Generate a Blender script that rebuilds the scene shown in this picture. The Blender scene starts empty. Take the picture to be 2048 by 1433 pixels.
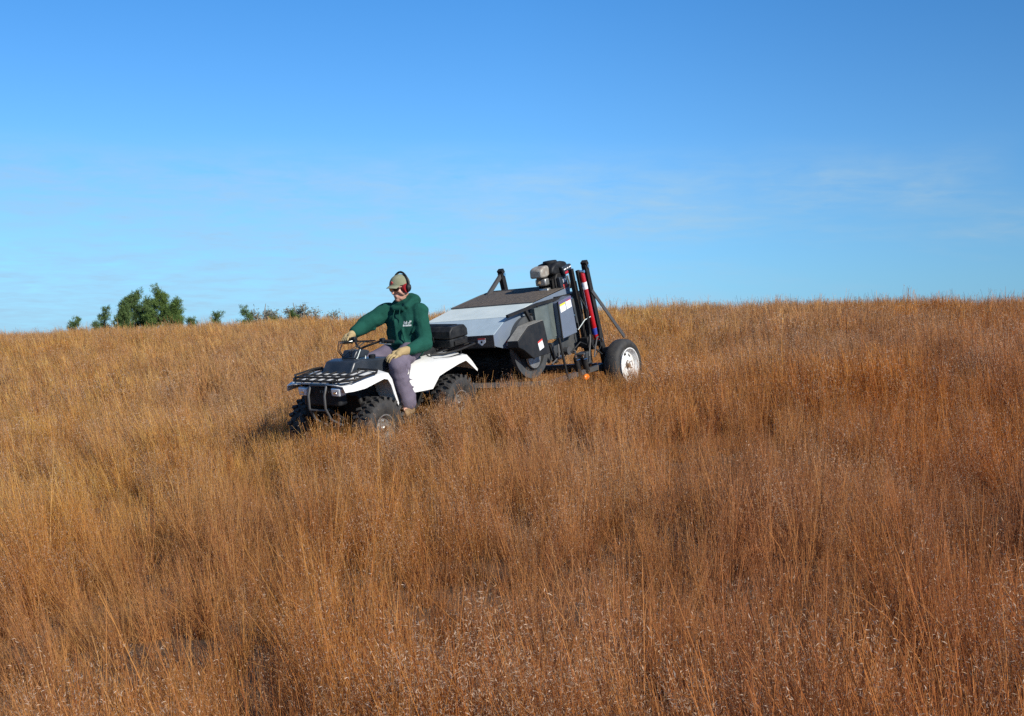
import bpy, bmesh, math, random
import numpy as np
from mathutils import Vector, Matrix, Euler, noise as mnoise
random.seed(7); rng = np.random.default_rng(7)
sc = bpy.context.scene
COL = sc.collection
R = math.radians

# ------------------------------------------------------------------ camera, sky, sun, exposure
EYE = Vector((0, 0, 1.63)); F = 2472.0
cd = bpy.data.cameras.new('camera'); cam = bpy.data.objects.new('camera', cd); COL.objects.link(cam)
cd.sensor_width = 36; cd.lens = 36 * F / 2048; cd.clip_end = 6000; cd.clip_start = 0.05
HZ = 670.0                            # image row of the true horizon
PITCH = math.atan((716.5 - HZ) / F)
QX = Matrix.Rotation(math.atan(116.5 / F) - PITCH, 3, 'X')
cam.location = EYE; cam.rotation_euler = (math.pi / 2 - PITCH, 0, 0)
sc.camera = cam
SUN_EL, SUN_AZ = R(33), R(133)        # azimuth clockwise from +Y (camera looks along +Y)
sd = Vector((math.sin(SUN_AZ) * math.cos(SUN_EL), math.cos(SUN_AZ) * math.cos(SUN_EL), math.sin(SUN_EL)))
sl = bpy.data.lights.new('sun', 'SUN'); sl.energy = 4.8; sl.angle = R(0.5); sl.color = (1, .95, .86)
so = bpy.data.objects.new('sun', sl); COL.objects.link(so); so.rotation_euler = (-sd).to_track_quat('-Z', 'Y').to_euler()
so.location = (20, -20, 30)
sc.view_settings.view_transform = 'Standard'; sc.view_settings.look = 'None'
sc.view_settings.exposure = 0.25; sc.view_settings.gamma = 1.0
sc.cycles.max_bounces = 6; sc.cycles.diffuse_bounces = 3; sc.cycles.transmission_bounces = 4
sc.cycles.transparent_max_bounces = 8; sc.cycles.use_denoising = False; sc.cycles.caustics_reflective = False
sc.cycles.sample_clamp_indirect = 6
sc.cycles.pixel_filter_type = 'BLACKMAN_HARRIS'; sc.cycles.filter_width = 1.5

CLOUD_OFF = (14.3, 10.7, 2.1)
W = bpy.data.worlds.new('World'); sc.world = W; W.use_nodes = True
nt = W.node_tree; nt.nodes.clear()
def nd(t, typ, **kw):
    n = t.nodes.new(typ)
    for k, v in kw.items():
        if k.startswith('i_'):
            key = k[2:]; key = int(key) if key.isdigit() else key.replace('_', ' ')
            n.inputs[key].default_value = v
        else: setattr(n, k, v)
    return n
def ln(t, a, b): t.links.new(a, b)
sky = nd(nt, 'ShaderNodeTexSky', sky_type='NISHITA', sun_disc=False, sun_elevation=SUN_EL, sun_rotation=SUN_AZ,
         altitude=300, air_density=1.0, dust_density=0.15, ozone_density=3.0)
tint = nd(nt, 'ShaderNodeMix', data_type='RGBA', blend_type='MULTIPLY', i_0=1.0); 
tc = nd(nt, 'ShaderNodeTexCoord'); sep = nd(nt, 'ShaderNodeSeparateXYZ'); ln(nt, tc.outputs['Generated'], sep.inputs[0])
grade = nd(nt, 'ShaderNodeValToRGB'); ge = grade.color_ramp.elements
ge[0].position = .008; ge[0].color = (.41, .83, 1.50, 1); ge[1].position = .75; ge[1].color = (.75, 1.0, 1.25, 1)
for p_, c_ in ((.045, (.48, .90, 1.42)), (.089, (.55, .97, 1.40)), (.148, (.57, 1.05, 1.48)), (.269, (.45, 1.03, 1.52))):
    e_ = ge.new(p_); e_.color = (*c_, 1)
ln(nt, sep.outputs[2], grade.inputs[0]); ln(nt, grade.outputs[0], tint.inputs[7])
ln(nt, sky.outputs[0], tint.inputs[6])
zz = nd(nt, 'ShaderNodeMath', operation='ADD', i_1=0.10); ln(nt, sep.outputs[2], zz.inputs[0])
dx = nd(nt, 'ShaderNodeMath', operation='DIVIDE'); ln(nt, sep.outputs[0], dx.inputs[0]); ln(nt, zz.outputs[0], dx.inputs[1])
dy = nd(nt, 'ShaderNodeMath', operation='DIVIDE'); ln(nt, sep.outputs[1], dy.inputs[0]); ln(nt, zz.outputs[0], dy.inputs[1])
cmb = nd(nt, 'ShaderNodeCombineXYZ'); ln(nt, dx.outputs[0], cmb.inputs[0]); ln(nt, dy.outputs[0], cmb.inputs[1])
coff = nd(nt, 'ShaderNodeVectorMath', operation='ADD'); coff.inputs[1].default_value = CLOUD_OFF; ln(nt, cmb.outputs[0], coff.inputs[0])
n1 = nd(nt, 'ShaderNodeTexNoise', i_Scale=0.42, i_Detail=5.0, i_Roughness=0.55, i_Distortion=0.6); ln(nt, coff.outputs[0], n1.inputs['Vector'])
n2 = nd(nt, 'ShaderNodeTexNoise', i_Scale=4.5, i_Detail=6.0, i_Roughness=0.6, i_Distortion=0.3); ln(nt, coff.outputs[0], n2.inputs['Vector'])
r1 = nd(nt, 'ShaderNodeMapRange', i_1=0.38, i_2=0.55)
nb_ = nd(nt, 'ShaderNodeMath', operation='MULTIPLY_ADD', i_1=-.30); ln(nt, sep.outputs[0], nb_.inputs[0]); ln(nt, n1.outputs[0], nb_.inputs[2]); ln(nt, nb_.outputs[0], r1.inputs[0])
r2 = nd(nt, 'ShaderNodeMapRange', i_1=0.25, i_2=0.80); ln(nt, n2.outputs[0], r2.inputs[0])
mm = nd(nt, 'ShaderNodeMath', operation='MULTIPLY'); ln(nt, r1.outputs[0], mm.inputs[0]); ln(nt, r2.outputs[0], mm.inputs[1])
lo = nd(nt, 'ShaderNodeMapRange', i_1=0.160, i_2=0.115, interpolation_type='SMOOTHSTEP'); ln(nt, sep.outputs[2], lo.inputs[0])
m2 = nd(nt, 'ShaderNodeMath', operation='MULTIPLY'); ln(nt, mm.outputs[0], m2.inputs[0]); ln(nt, lo.outputs[0], m2.inputs[1])
m3 = nd(nt, 'ShaderNodeMath', operation='MULTIPLY', i_1=0.85); ln(nt, m2.outputs[0], m3.inputs[0])
cl = nd(nt, 'ShaderNodeMix', data_type='RGBA'); cl.inputs[7].default_value = (3.75, 5.95, 8.0, 1)
az = nd(nt, 'ShaderNodeMapRange', i_1=-.42, i_2=.12, i_3=.88, i_4=1.0); ln(nt, sep.outputs[0], az.inputs[0])
azm = nd(nt, 'ShaderNodeVectorMath', operation='SCALE'); ln(nt, cl.outputs[2], azm.inputs[0]); az2 = nd(nt, 'ShaderNodeMapRange', i_1=.0, i_2=.40, i_3=1.0, i_4=.78); ln(nt, sep.outputs[0], az2.inputs[0]); azp = nd(nt, 'ShaderNodeMath', operation='MULTIPLY'); ln(nt, az.outputs[0], azp.inputs[0]); ln(nt, az2.outputs[0], azp.inputs[1]); ln(nt, azp.outputs[0], azm.inputs['Scale'])
ln(nt, m3.outputs[0], cl.inputs[0]); ln(nt, tint.outputs[2], cl.inputs[6])
bg = nd(nt, 'ShaderNodeBackground', i_Strength=0.0925); wo = nd(nt, 'ShaderNodeOutputWorld')
ln(nt, azm.outputs[0], bg.inputs[0]); ln(nt, bg.outputs[0], wo.inputs[0])

# ------------------------------------------------------------------ materials
def mat(name, col, rough=.5, metal=0., var=.0, scale=8., bump=0., bscale=40., col2=None, spec=.5, coat=0., trans=0.):
    m = bpy.data.materials.new(name); m.use_nodes = True; t = m.node_tree
    b = t.nodes['Principled BSDF']; b.inputs['Roughness'].default_value = rough; b.inputs['Metallic'].default_value = metal
    b.inputs['Specular IOR Level'].default_value = spec; b.inputs['Coat Weight'].default_value = coat
    c = (*col, 1); b.inputs['Base Color'].default_value = c
    tcn = nd(t, 'ShaderNodeTexCoord')
    if var > 0 or col2:
        n = nd(t, 'ShaderNodeTexNoise', i_Scale=scale, i_Detail=6., i_Roughness=.6); ln(t, tcn.outputs['Object'], n.inputs['Vector'])
        rr = nd(t, 'ShaderNodeMapRange', i_1=.35, i_2=.68); ln(t, n.outputs[0], rr.inputs[0])
        mx = nd(t, 'ShaderNodeMix', data_type='RGBA'); mx.inputs[6].default_value = c
        c2 = (*(col2 or tuple(x * (1 - var) for x in col)), 1); mx.inputs[7].default_value = c2
        ln(t, rr.outputs[0], mx.inputs[0]); ln(t, mx.outputs[2], b.inputs['Base Color'])
        rg = nd(t, 'ShaderNodeMapRange', i_3=max(rough - .08, .02), i_4=min(rough + .15, 1)); ln(t, n.outputs[0], rg.inputs[0]); ln(t, rg.outputs[0], b.inputs['Roughness'])
    if bump > 0:
        n = nd(t, 'ShaderNodeTexNoise', i_Scale=bscale, i_Detail=4.); ln(t, tcn.outputs['Object'], n.inputs['Vector'])
        bp = nd(t, 'ShaderNodeBump', i_Strength=bump, i_Distance=.01); ln(t, n.outputs[0], bp.inputs['Height']); ln(t, bp.outputs[0], b.inputs['Normal'])
    return m
M = dict(
 white=mat('white_plastic', (.78, .77, .73), .38, var=.12, scale=5, bump=.05, bscale=30),
 black=mat('black_plastic', (.008, .009, .011), .5, var=.3, scale=12, col2=(.03, .03, .03), bump=.08, spec=.22),
 navy=mat('dark_plastic', (.016, .022, .03), .33, var=.3, scale=8, col2=(.03, .036, .045), bump=.05),
 rubber=mat('tyre_rubber', (.02, .02, .021), .7, scale=14, col2=(.05, .045, .038), bump=.3, bscale=90),
 steelblack=mat('black_steel', (.014, .014, .015), .5, scale=10, col2=(.03, .027, .024), bump=.05, spec=.22),
 frame=mat('frame_steel', (.085, .088, .092), .5, metal=.3, scale=14, col2=(.09, .08, .07)),
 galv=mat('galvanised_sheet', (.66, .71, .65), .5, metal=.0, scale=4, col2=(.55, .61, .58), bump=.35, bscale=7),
 galvgrazed=mat('galvanised_front_grazed', (.44, .52, .555), .45, metal=.0, scale=5, col2=(.37, .45, .49), bump=.35, bscale=7),  # same galvanised sheet as the top; grazing light put into its colour
 galvsidedim=mat('galvanised_side_dimmed', (.16, .20, .27), .36, metal=.15, scale=4, col2=(.20, .235, .27), bump=.02, bscale=30),  # same galvanised sheet; the metal's dimmer reflection put into the side's colour
 greymetal=mat('grey_painted_metal', (.085, .105, .10), .38, metal=.15, scale=5, col2=(.15, .175, .165)),
 panel=mat('blue_grey_panel', (.15, .18, .235), .4, metal=.1, scale=3, col2=(.125, .15, .195)),
 guard=mat('belt_guard_paint', (.014, .016, .019), .5, scale=12, col2=(.026, .026, .027), spec=.22),
 guardtop=mat('dusty_paint', (.27, .26, .23), .7, scale=25, col2=(.19, .18, .16)),
 lip=mat('dark_lip', (.055, .045, .042), .5, scale=10, col2=(.035, .033, .036)),
 screen=mat('screen_mesh', (.055, .046, .038), .9, scale=40, col2=(.15, .115, .085), bump=.5, bscale=160),
 chrome=mat('chrome', (.75, .75, .75), .18, metal=1.),
 alloy=mat('cast_alloy', (.5, .5, .48), .4, metal=.8, scale=30, col2=(.3, .3, .28)),
 shield=mat('heat_shield', (.36, .345, .30), .55, metal=.1, scale=24, col2=(.22, .17, .13)),
 red=mat('red_paint', (.48, .008, .014), .32, coat=.3, scale=10, col2=(.36, .006, .01)),
 muffred=mat('dark_red_plastic', (.27, .013, .016), .4),
 rimwhite=mat('white_rim', (.8, .8, .78), .35, scale=12, col2=(.62, .6, .56)),
 rusty=mat('rusty_edge', (.28, .19, .12), .8, scale=30, col2=(.12, .08, .05)),
 orange=mat('orange_reflector', (.95, .20, .01), .3),
 green=mat('green_fleece', (.015, .082, .060), .95, scale=7, col2=(.011, .062, .045), bump=.35, bscale=260, spec=.1),
 jeans=mat('purple_grey_denim', (.17, .145, .185), .95, scale=6, col2=(.125, .105, .14), bump=.3, bscale=200, spec=.1),
 skin=mat('skin', (.66, .37, .27), .5, scale=12, col2=(.58, .29, .21)),
 plate=mat('dark_plate', (.042, .047, .052), .45, scale=7, col2=(.075, .075, .072)),
 glove=mat('tan_glove', (.42, .31, .15), .9, scale=10, col2=(.33, .235, .11), bump=.3, bscale=120),
 cap=mat('khaki_cloth', (.23, .235, .15), .95, scale=20, col2=(.19, .195, .12), bump=.2, bscale=200),
 boot=mat('tan_leather', (.26, .17, .085), .8, scale=20, col2=(.17, .11, .055)),
 lens=mat('dark_lens', (.01, .01, .012), .06, coat=.6),
 glassy=mat('headlight_glass', (.8, .83, .85), .12, metal=.25, scale=30, col2=(.5, .53, .56)),
 sticker=mat('white_sticker', (.82, .82, .82), .5), stickred=mat('sticker_red', (.6, .06, .05), .5),
 stickyel=mat('sticker_yellow', (.75, .65, .05), .5), stickpur=mat('sticker_purple', (.13, .10, .2), .5),
 bluelabel=mat('blue_label', (.03, .05, .3), .5), ink=mat('black_ink', (.015, .015, .015), .6),
 bark=mat('pine_bark', (.13, .09, .065), .9, scale=14, col2=(.08, .06, .045), bump=.6),
 twig=mat('grey_twig', (.27, .24, .20), .9, scale=14, col2=(.16, .14, .115)),
 logo=mat('white_print', (.62, .66, .64), .9, scale=60, col2=(.35, .42, .40)),
 hair=mat('brown_hair', (.05, .03, .02), .8),
)
def leafmat(name, c1, c2, c3=None):
    m = bpy.data.materials.new(name); m.use_nodes = True; t = m.node_tree; t.nodes.clear()
    g = nd(t, 'ShaderNodeNewGeometry'); n = nd(t, 'ShaderNodeTexNoise', i_Scale=1.7, i_Detail=2.); ln(t, g.outputs['Position'], n.inputs['Vector'])
    rp = nd(t, 'ShaderNodeMath', operation='ADD'); ln(t, g.outputs['Random Per Island'], rp.inputs[0]); ln(t, n.outputs[0], rp.inputs[1])
    mr = nd(t, 'ShaderNodeMapRange', i_1=.4, i_2=1.3); ln(t, rp.outputs[0], mr.inputs[0])
    mx = nd(t, 'ShaderNodeMix', data_type='RGBA'); mx.inputs[6].default_value = (*c1, 1); mx.inputs[7].default_value = (*c2, 1); ln(t, mr.outputs[0], mx.inputs[0])
    d = nd(t, 'ShaderNodeBsdfDiffuse'); tr = nd(t, 'ShaderNodeBsdfTranslucent'); ms = nd(t, 'ShaderNodeMixShader', i_0=.3); o = nd(t, 'ShaderNodeOutputMaterial')
    ln(t, mx.outputs[2], d.inputs[0]); ln(t, mx.outputs[2], tr.inputs[0]); ln(t, d.outputs[0], ms.inputs[1]); ln(t, tr.outputs[0], ms.inputs[2]); ln(t, ms.outputs[0], o.inputs[0])
    return m
M['needle'] = leafmat('pine_needles', (.07, .12, .045), (.17, .24, .085))
M['needle2'] = leafmat('bright_needles', (.09, .15, .045), (.19, .27, .08))
M['yleaf'] = leafmat('yellow_green_leaf', (.12, .17, .04), (.22, .25, .06))
M['greyleaf'] = leafmat('grey_dry_leaf', (.16, .17, .11), (.33, .32, .25))

def grass_material():
    m = bpy.data.materials.new('dry_grass'); m.use_nodes = True; t = m.node_tree; t.nodes.clear()
    g = nd(t, 'ShaderNodeNewGeometry'); oi = nd(t, 'ShaderNodeObjectInfo')
    at = nd(t, 'ShaderNodeAttribute', attribute_name='kind'); ar = nd(t, 'ShaderNodeAttribute', attribute_name='rnd')
    # patches of the meadow, metres wide
    mp = nd(t, 'ShaderNodeMapping'); mp.inputs['Scale'].default_value = (1, .45, .0); ln(t, g.outputs['Position'], mp.inputs[0])
    pn = nd(t, 'ShaderNodeTexNoise', i_Scale=.32, i_Detail=3., i_Roughness=.55); ln(t, mp.outputs[0], pn.inputs['Vector'])
    pr_ = nd(t, 'ShaderNodeMapRange', i_1=.36, i_2=.64); ln(t, pn.outputs[0], pr_.inputs[0])
    fn_ = nd(t, 'ShaderNodeTexNoise', i_Scale=1.9, i_Detail=2., i_Roughness=.5); ln(t, mp.outputs[0], fn_.inputs['Vector'])
    fa = nd(t, 'ShaderNodeMath', operation='MULTIPLY_ADD', i_1=.30); ln(t, oi.outputs['Random'], fa.inputs[0]); ln(t, fn_.outputs[0], fa.inputs[2])
    fr_ = nd(t, 'ShaderNodeMapRange', i_1=.50, i_2=.82); ln(t, fa.outputs[0], fr_.inputs[0])
    # position drift: tan on the left and far away, redder to the right and near
    sp = nd(t, 'ShaderNodeSeparateXYZ'); ln(t, g.outputs['Position'], sp.inputs[0])
    ax = nd(t, 'ShaderNodeMath', operation='MULTIPLY', i_1=.085); ln(t, sp.outputs[0], ax.inputs[0])
    ay = nd(t, 'ShaderNodeMath', operation='MULTIPLY', i_1=-.042); ln(t, sp.outputs[1], ay.inputs[0])
    ad = nd(t, 'ShaderNodeMath', operation='ADD'); ln(t, ax.outputs[0], ad.inputs[0]); ln(t, ay.outputs[0], ad.inputs[1])
    ad2 = nd(t, 'ShaderNodeMath', operation='ADD', use_clamp=True, i_1=.82); ln(t, ad.outputs[0], ad2.inputs[0])
    base = nd(t, 'ShaderNodeMix', data_type='RGBA'); base.inputs[6].default_value = (.66, .385, .105, 1); base.inputs[7].default_value = (.47, .142, .033, 1)
    ln(t, ad2.outputs[0], base.inputs[0])
    # per-stem spread
    cr = nd(t, 'ShaderNodeValToRGB'); el = cr.color_ramp.elements
    el[0].position = 0; el[0].color = (.30, .19, .20, 1); el[1].position = 1; el[1].color = (1.30, 1.55, 2.1, 1)
    for p, c in ((.25, (.74, .56, .54, 1)), (.55, (1.0, .97, .95, 1)), (.82, (1.22, 1.25, 1.2, 1))):
        e = el.new(p); e.color = c
    ln(t, ar.outputs['Fac'], cr.inputs[0])
    st = nd(t, 'ShaderNodeMix', data_type='RGBA', blend_type='MULTIPLY', i_0=1.); ln(t, base.outputs[2], st.inputs[6]); ln(t, cr.outputs[0], st.inputs[7])
    # dark russet bunches between the orange ones
    rus = nd(t, 'ShaderNodeMix', data_type='RGBA', blend_type='MULTIPLY'); rus.inputs[7].default_value = (.60, .46, .40, 1)
    rf_ = nd(t, 'ShaderNodeMath', operation='MULTIPLY', i_1=.9); ln(t, fr_.outputs[0], rf_.inputs[0]); ln(t, rf_.outputs[0], rus.inputs[0]); ln(t, st.outputs[2], rus.inputs[6])
    # mauve-brown patches
    pm = nd(t, 'ShaderNodeMix', data_type='RGBA', i_0=.0); pm.inputs[7].default_value = (.38, .215, .125, 1)
    pf = nd(t, 'ShaderNodeMath', operation='MULTIPLY', i_1=.5); ln(t, pr_.outputs[0], pf.inputs[0]); ln(t, pf.outputs[0], pm.inputs[0]); ln(t, rus.outputs[2], pm.inputs[6])
    # seeds (kind 1) pale pinkish grey ; leaves (kind .5) brown curl
    sd_ = nd(t, 'ShaderNodeMix', data_type='RGBA'); sd_.inputs[6].default_value = (.40, .24, .12, 1); sd_.inputs[7].default_value = (.56, .42, .31, 1)
    ln(t, ar.outputs['Fac'], sd_.inputs[0])
    ks = nd(t, 'ShaderNodeMath', operation='GREATER_THAN', i_1=.75); ln(t, at.outputs['Fac'], ks.inputs[0])
    k1 = nd(t, 'ShaderNodeMix', data_type='RGBA'); ln(t, ks.outputs[0], k1.inputs[0]); ln(t, pm.outputs[2], k1.inputs[6]); ln(t, sd_.outputs[2], k1.inputs[7])
    iv = nd(t, 'ShaderNodeMapRange', i_3=.82, i_4=1.34); ln(t, oi.outputs['Random'], iv.inputs[0])
    fin = nd(t, 'ShaderNodeVectorMath', operation='SCALE'); ln(t, k1.outputs[2], fin.inputs[0]); ln(t, iv.outputs[0], fin.inputs['Scale'])
    d = nd(t, 'ShaderNodeBsdfDiffuse'); tr = nd(t, 'ShaderNodeBsdfTranslucent'); ms = nd(t, 'ShaderNodeMixShader', i_0=.35); o = nd(t, 'ShaderNodeOutputMaterial')
    ln(t, fin.outputs[0], d.inputs[0]); ln(t, fin.outputs[0], tr.inputs[0]); ln(t, d.outputs[0], ms.inputs[1]); ln(t, tr.outputs[0], ms.inputs[2]); ln(t, ms.outputs[0], o.inputs[0])
    return m
M['grass'] = grass_material()

# ------------------------------------------------------------------ mesh helpers
def link(name, me, m, parent=None, bevel=0, angle=38, smooth=True, mods=True):
    bm = bmesh.new(); bm.from_mesh(me)
    for f in bm.faces: f.smooth = smooth
    if smooth:
        for e in bm.edges:
            e.smooth = len(e.link_faces) == 2 and e.calc_face_angle(0) < R(angle)
    bm.to_mesh(me); bm.free()
    o = bpy.data.objects.new(name, me); COL.objects.link(o)
    if m is not None and not len(me.materials):
        me.materials.append(M[m] if isinstance(m, str) else m)
    if parent is not None: o.parent = parent
    if bevel > 0:
        b = o.modifiers.new('bevel', 'BEVEL'); b.width = bevel; b.segments = 2; b.limit_method = 'ANGLE'; b.angle_limit = R(40)
    return o
def thing(name, label, cat, loc, rot=None, group=None):
    o = bpy.data.objects.new(name, None); COL.objects.link(o); o.empty_display_size = .2
    if rot is not None: o.matrix_world = Matrix.Translation(loc) @ rot.to_4x4()
    else: o.location = loc
    o['label'] = label; o['category'] = cat
    if group: o['group'] = group
    return o
class MB:
    def __init__(s): s.v = []; s.f = []
    def add(s, vs, fs):
        n = len(s.v); s.v += [tuple(v) for v in vs]; s.f += [tuple(i + n for i in f) for f in fs]; return s
    def box(s, lo, hi):
        x0, y0, z0 = lo; x1, y1, z1 = hi
        return s.add([(x0,y0,z0),(x1,y0,z0),(x1,y1,z0),(x0,y1,z0),(x0,y0,z1),(x1,y0,z1),(x1,y1,z1),(x0,y1,z1)],
                     [(0,3,2,1),(4,5,6,7),(0,1,5,4),(1,2,6,5),(2,3,7,6),(3,0,4,7)])
    def bar(s, a, b, w, h, up=(0, 0, 1)):      # rectangular bar from a to b
        a = Vector(a); b = Vector(b); d = (b - a).normalized(); u = Vector(up)
        if abs(d.dot(u)) > .98: u = Vector((1, 0, 0))
        l = d.cross(u).normalized(); u = l.cross(d)
        vs = [p + l * (sx * w / 2) + u * (sz * h / 2) for p in (a, b) for sx, sz in ((-1,-1),(1,-1),(1,1),(-1,1))]
        return s.add(vs, [(0,3,2,1),(4,5,6,7),(0,1,5,4),(1,2,6,5),(2,3,7,6),(3,0,4,7)])
    def tube(s, pts, r, n=10, caps=True):
        pts = [Vector(p) for p in pts]; rs = r if isinstance(r, (list, tuple)) else [r] * len(pts)
        base = len(s.v); prev = None
        for i, p in enumerate(pts):
            d = (pts[min(i + 1, len(pts) - 1)] - pts[max(i - 1, 0)]).normalized()
            if prev is None:
                u = Vector((0, 0, 1)) if abs(d.z) < .9 else Vector((1, 0, 0)); l = d.cross(u).normalized()
            else:
                l = (prev - d * prev.dot(d)).normalized()
            prev = l; u = l.cross(d)
            for k in range(n):
                a = 2 * math.pi * k / n; s.v.append(tuple(p + (l * math.cos(a) + u * math.sin(a)) * rs[i]))
        for i in range(len(pts) - 1):
            for k in range(n):
                a = base + i * n + k; b = base + i * n + (k + 1) % n; s.f.append((a, a + n, b + n, b))
        if caps:
            s.f.append(tuple(base + k for k in range(n))); s.f.append(tuple(base + (len(pts) - 1) * n + k for k in reversed(range(n))))
        return s
    def lathe(s, prof, c, axis='y', n=40):     # prof: (offset along axis, radius) ; closed surface
        base = len(s.v)
        for (t, r) in prof:
            for k in range(n):
                a = 2 * math.pi * k / n; p, q = r * math.cos(a), r * math.sin(a)
                o = {'y': (p, t, q), 'x': (t, p, q), 'z': (p, q, t)}[axis]
                s.v.append((c[0] + o[0], c[1] + o[1], c[2] + o[2]))
        for i in range(len(prof) - 1):
            for k in range(n):
                a = base + i * n + k; b = base + i * n + (k + 1) % n; s.f.append((a, b, b + n, a + n))
        return s
    def prism(s, poly, y0, y1, axis='y'):      # polygon (x,z) extruded along y (or (y,z) along x, (x,y) along z)
        f = {'y': lambda p, t: (p[0], t, p[1]), 'x': lambda p, t: (t, p[0], p[1]), 'z': lambda p, t: (p[0], p[1], t)}[axis]
        n = len(poly)
        return s.add([f(p, y0) for p in poly] + [f(p, y1) for p in poly],
                     [tuple(range(n)), tuple(reversed(range(n, 2 * n)))] + [(i, i + n, (i + 1) % n + n, (i + 1) % n) for i in range(n)])
    def ball(s, c, r, n=12, m=8):
        rx, ry, rz = r if isinstance(r, (list, tuple)) else (r, r, r); vs = [(c[0], c[1], c[2] - rz)]
        for j in range(1, m):
            t = -math.pi / 2 + math.pi * j / m
            for k in range(n):
                a = 2 * math.pi * k / n; vs.append((c[0] + rx * math.cos(t) * math.cos(a), c[1] + ry * math.cos(t) * math.sin(a), c[2] + rz * math.sin(t)))
        vs.append((c[0], c[1], c[2] + rz)); L = len(vs) - 1; fs = []
        for k in range(n):
            fs.append((0, 1 + (k + 1) % n, 1 + k)); fs.append((L, L - n + k, L - n + (k + 1) % n))
            for j in range(m - 2):
                a = 1 + j * n + k; b = 1 + j * n + (k + 1) % n; fs.append((a, b, b + n, a + n))
        return s.add(vs, fs)
    def mesh(s, name):
        me = bpy.data.meshes.new(name); me.from_pydata(s.v, [], s.f); me.validate()
        bm = bmesh.new(); bm.from_mesh(me); bmesh.ops.recalc_face_normals(bm, faces=bm.faces); bm.to_mesh(me); bm.free()
        return me
    def build(s, name, m, parent=None, bevel=0, **k): return link(name, s.mesh(name), m, parent, bevel, **k)
def sheet(name, grid, m, parent, thick=.01, sub=0, **k):   # rows of points -> surface with thickness
    b = MB(); nr, nc = len(grid), len(grid[0])
    b.add([p for r in grid for p in r], [(i*nc+j, i*nc+j+1, (i+1)*nc+j+1, (i+1)*nc+j) for i in range(nr-1) for j in range(nc-1)])
    o = b.build(name, m, parent, **k)
    if sub:
        ss = o.modifiers.new('sub', 'SUBSURF'); ss.levels = ss.render_levels = sub
    sm = o.modifiers.new('solid', 'SOLIDIFY'); sm.thickness = thick; sm.offset = 0
    return o
def blob(name, mb, m, parent, voxel=.012, smooth=6, noise_amp=0., noise_scale=8., sub=False):
    """union of overlapping primitives melted into ONE continuous surface"""
    me = mb.mesh('tmp'); o = bpy.data.objects.new('tmp', me); COL.objects.link(o)
    r = o.modifiers.new('r', 'REMESH'); r.mode = 'VOXEL'; r.voxel_size = voxel
    s = o.modifiers.new('s', 'SMOOTH'); s.iterations = smooth; s.factor = .5
    dg = bpy.context.evaluated_depsgraph_get(); dg.update()
    me2 = bpy.data.meshes.new_from_object(o.evaluated_get(dg)); bpy.data.objects.remove(o); bpy.data.meshes.remove(me)
    me2.name = name; me2.materials.clear()
    if noise_amp:
        bm = bmesh.new(); bm.from_mesh(me2); bm.normal_update()
        for v in bm.verts:
            q = v.co * noise_scale; v.co = v.co + v.normal * (noise_amp * (mnoise.noise(Vector((q.x, q.y, q.z * 1.6))) + .5 * mnoise.noise(q * 2.3)))
        bm.to_mesh(me2); bm.free()
    return link(name, me2, m, parent, angle=80)
def frame(th, sx, sy):
    t = R(th); f = Vector((-math.cos(t), -math.sin(t), 0)); n = Vector((-sx, -sy, 1)).normalized()
    f = (f - n * f.dot(n)).normalized(); l = n.cross(f)
    return Matrix((f, l, n)).transposed()
RA = frame(57.0, .085, .102); OA = Vector((-1.265, 12.603, .172))
_t = R(55); RT = frame(55.0, math.cos(_t)*.165 + math.sin(_t)*.07, math.sin(_t)*.165 - math.cos(_t)*.07); OT = Vector((.577, 14.582, .508))
RA = QX @ RA; RT = QX @ RT; OA = EYE + QX @ (OA - EYE); KT = 1.05; OT = EYE + KT * (QX @ (OT - EYE))
def toA(p): return OA + RA @ Vector(p)
def toT(p): return OT + RT @ (Vector(p) * KT)

# ------------------------------------------------------------------ ground: smooth hill through surveyed points
ctrl = [(0,0,0),(-3,1,-.2),(3,1,.2),(0,5,.0),(-3,6,-.28),(3,6,.26),(-7,8,-.5),(7,8,.55),(0,-6,-.1),(-6,-6,-.4),(6,-6,.3),(5.5,13,.66),(-6,13,-.42),(-11,22,-.22),(9,20,1.0)]
ctrl = [(x, y, z + y * math.tan(math.atan(116.5 / F) - PITCH)) for x, y, z in ctrl]
for x in (.6, -.62):
    for y in (.42, -.42): ctrl.append(tuple(toA((x, y, -.02))))
for y in (1, -1): ctrl.append(tuple(toT((0, y, -.02))))
sky_pts = [(-500,672,41),(-200,668,40),(0,662,40),(300,652,39),(500,640,38),(700,634,36),(900,622,34),(1250,613,32),(1500,609,31),(1700,605,30),(2048,602,29),(2300,600,29),(2700,598,29)]
for px, py, D in sky_pts:
    u = Vector(((px - 1024) / F, 1.0)); z = EYE.z + D * (HZ - py) / F - .52
    ctrl.append((u.x * D, D, z)); ctrl.append((u.x * D * 1.45, D * 1.45, z - 1.6)); ctrl.append((u.x * D * 2.1, D * 2.1, z - 4.0))
    if px not in (900, 1250): ctrl.append((u.x * D * .72, D * .72, z - .16 - (.12 if px < 800 else .05)))
P_ = np.array(ctrl)
def tps_k(r2): return np.where(r2 > 1e-9, .5 * r2 * np.log(np.maximum(r2, 1e-9)), 0)
def _fit():
    n = len(P_); d = ((P_[:, None, :2] - P_[None, :, :2]) ** 2).sum(-1); K = tps_k(d) + np.eye(n) * .6
    Q = np.hstack([np.ones((n, 1)), P_[:, :2]]); A = np.block([[K, Q], [Q.T, np.zeros((3, 3))]])
    return np.linalg.solve(A, np.concatenate([P_[:, 2], np.zeros(3)]))
Wt = _fit()
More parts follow.
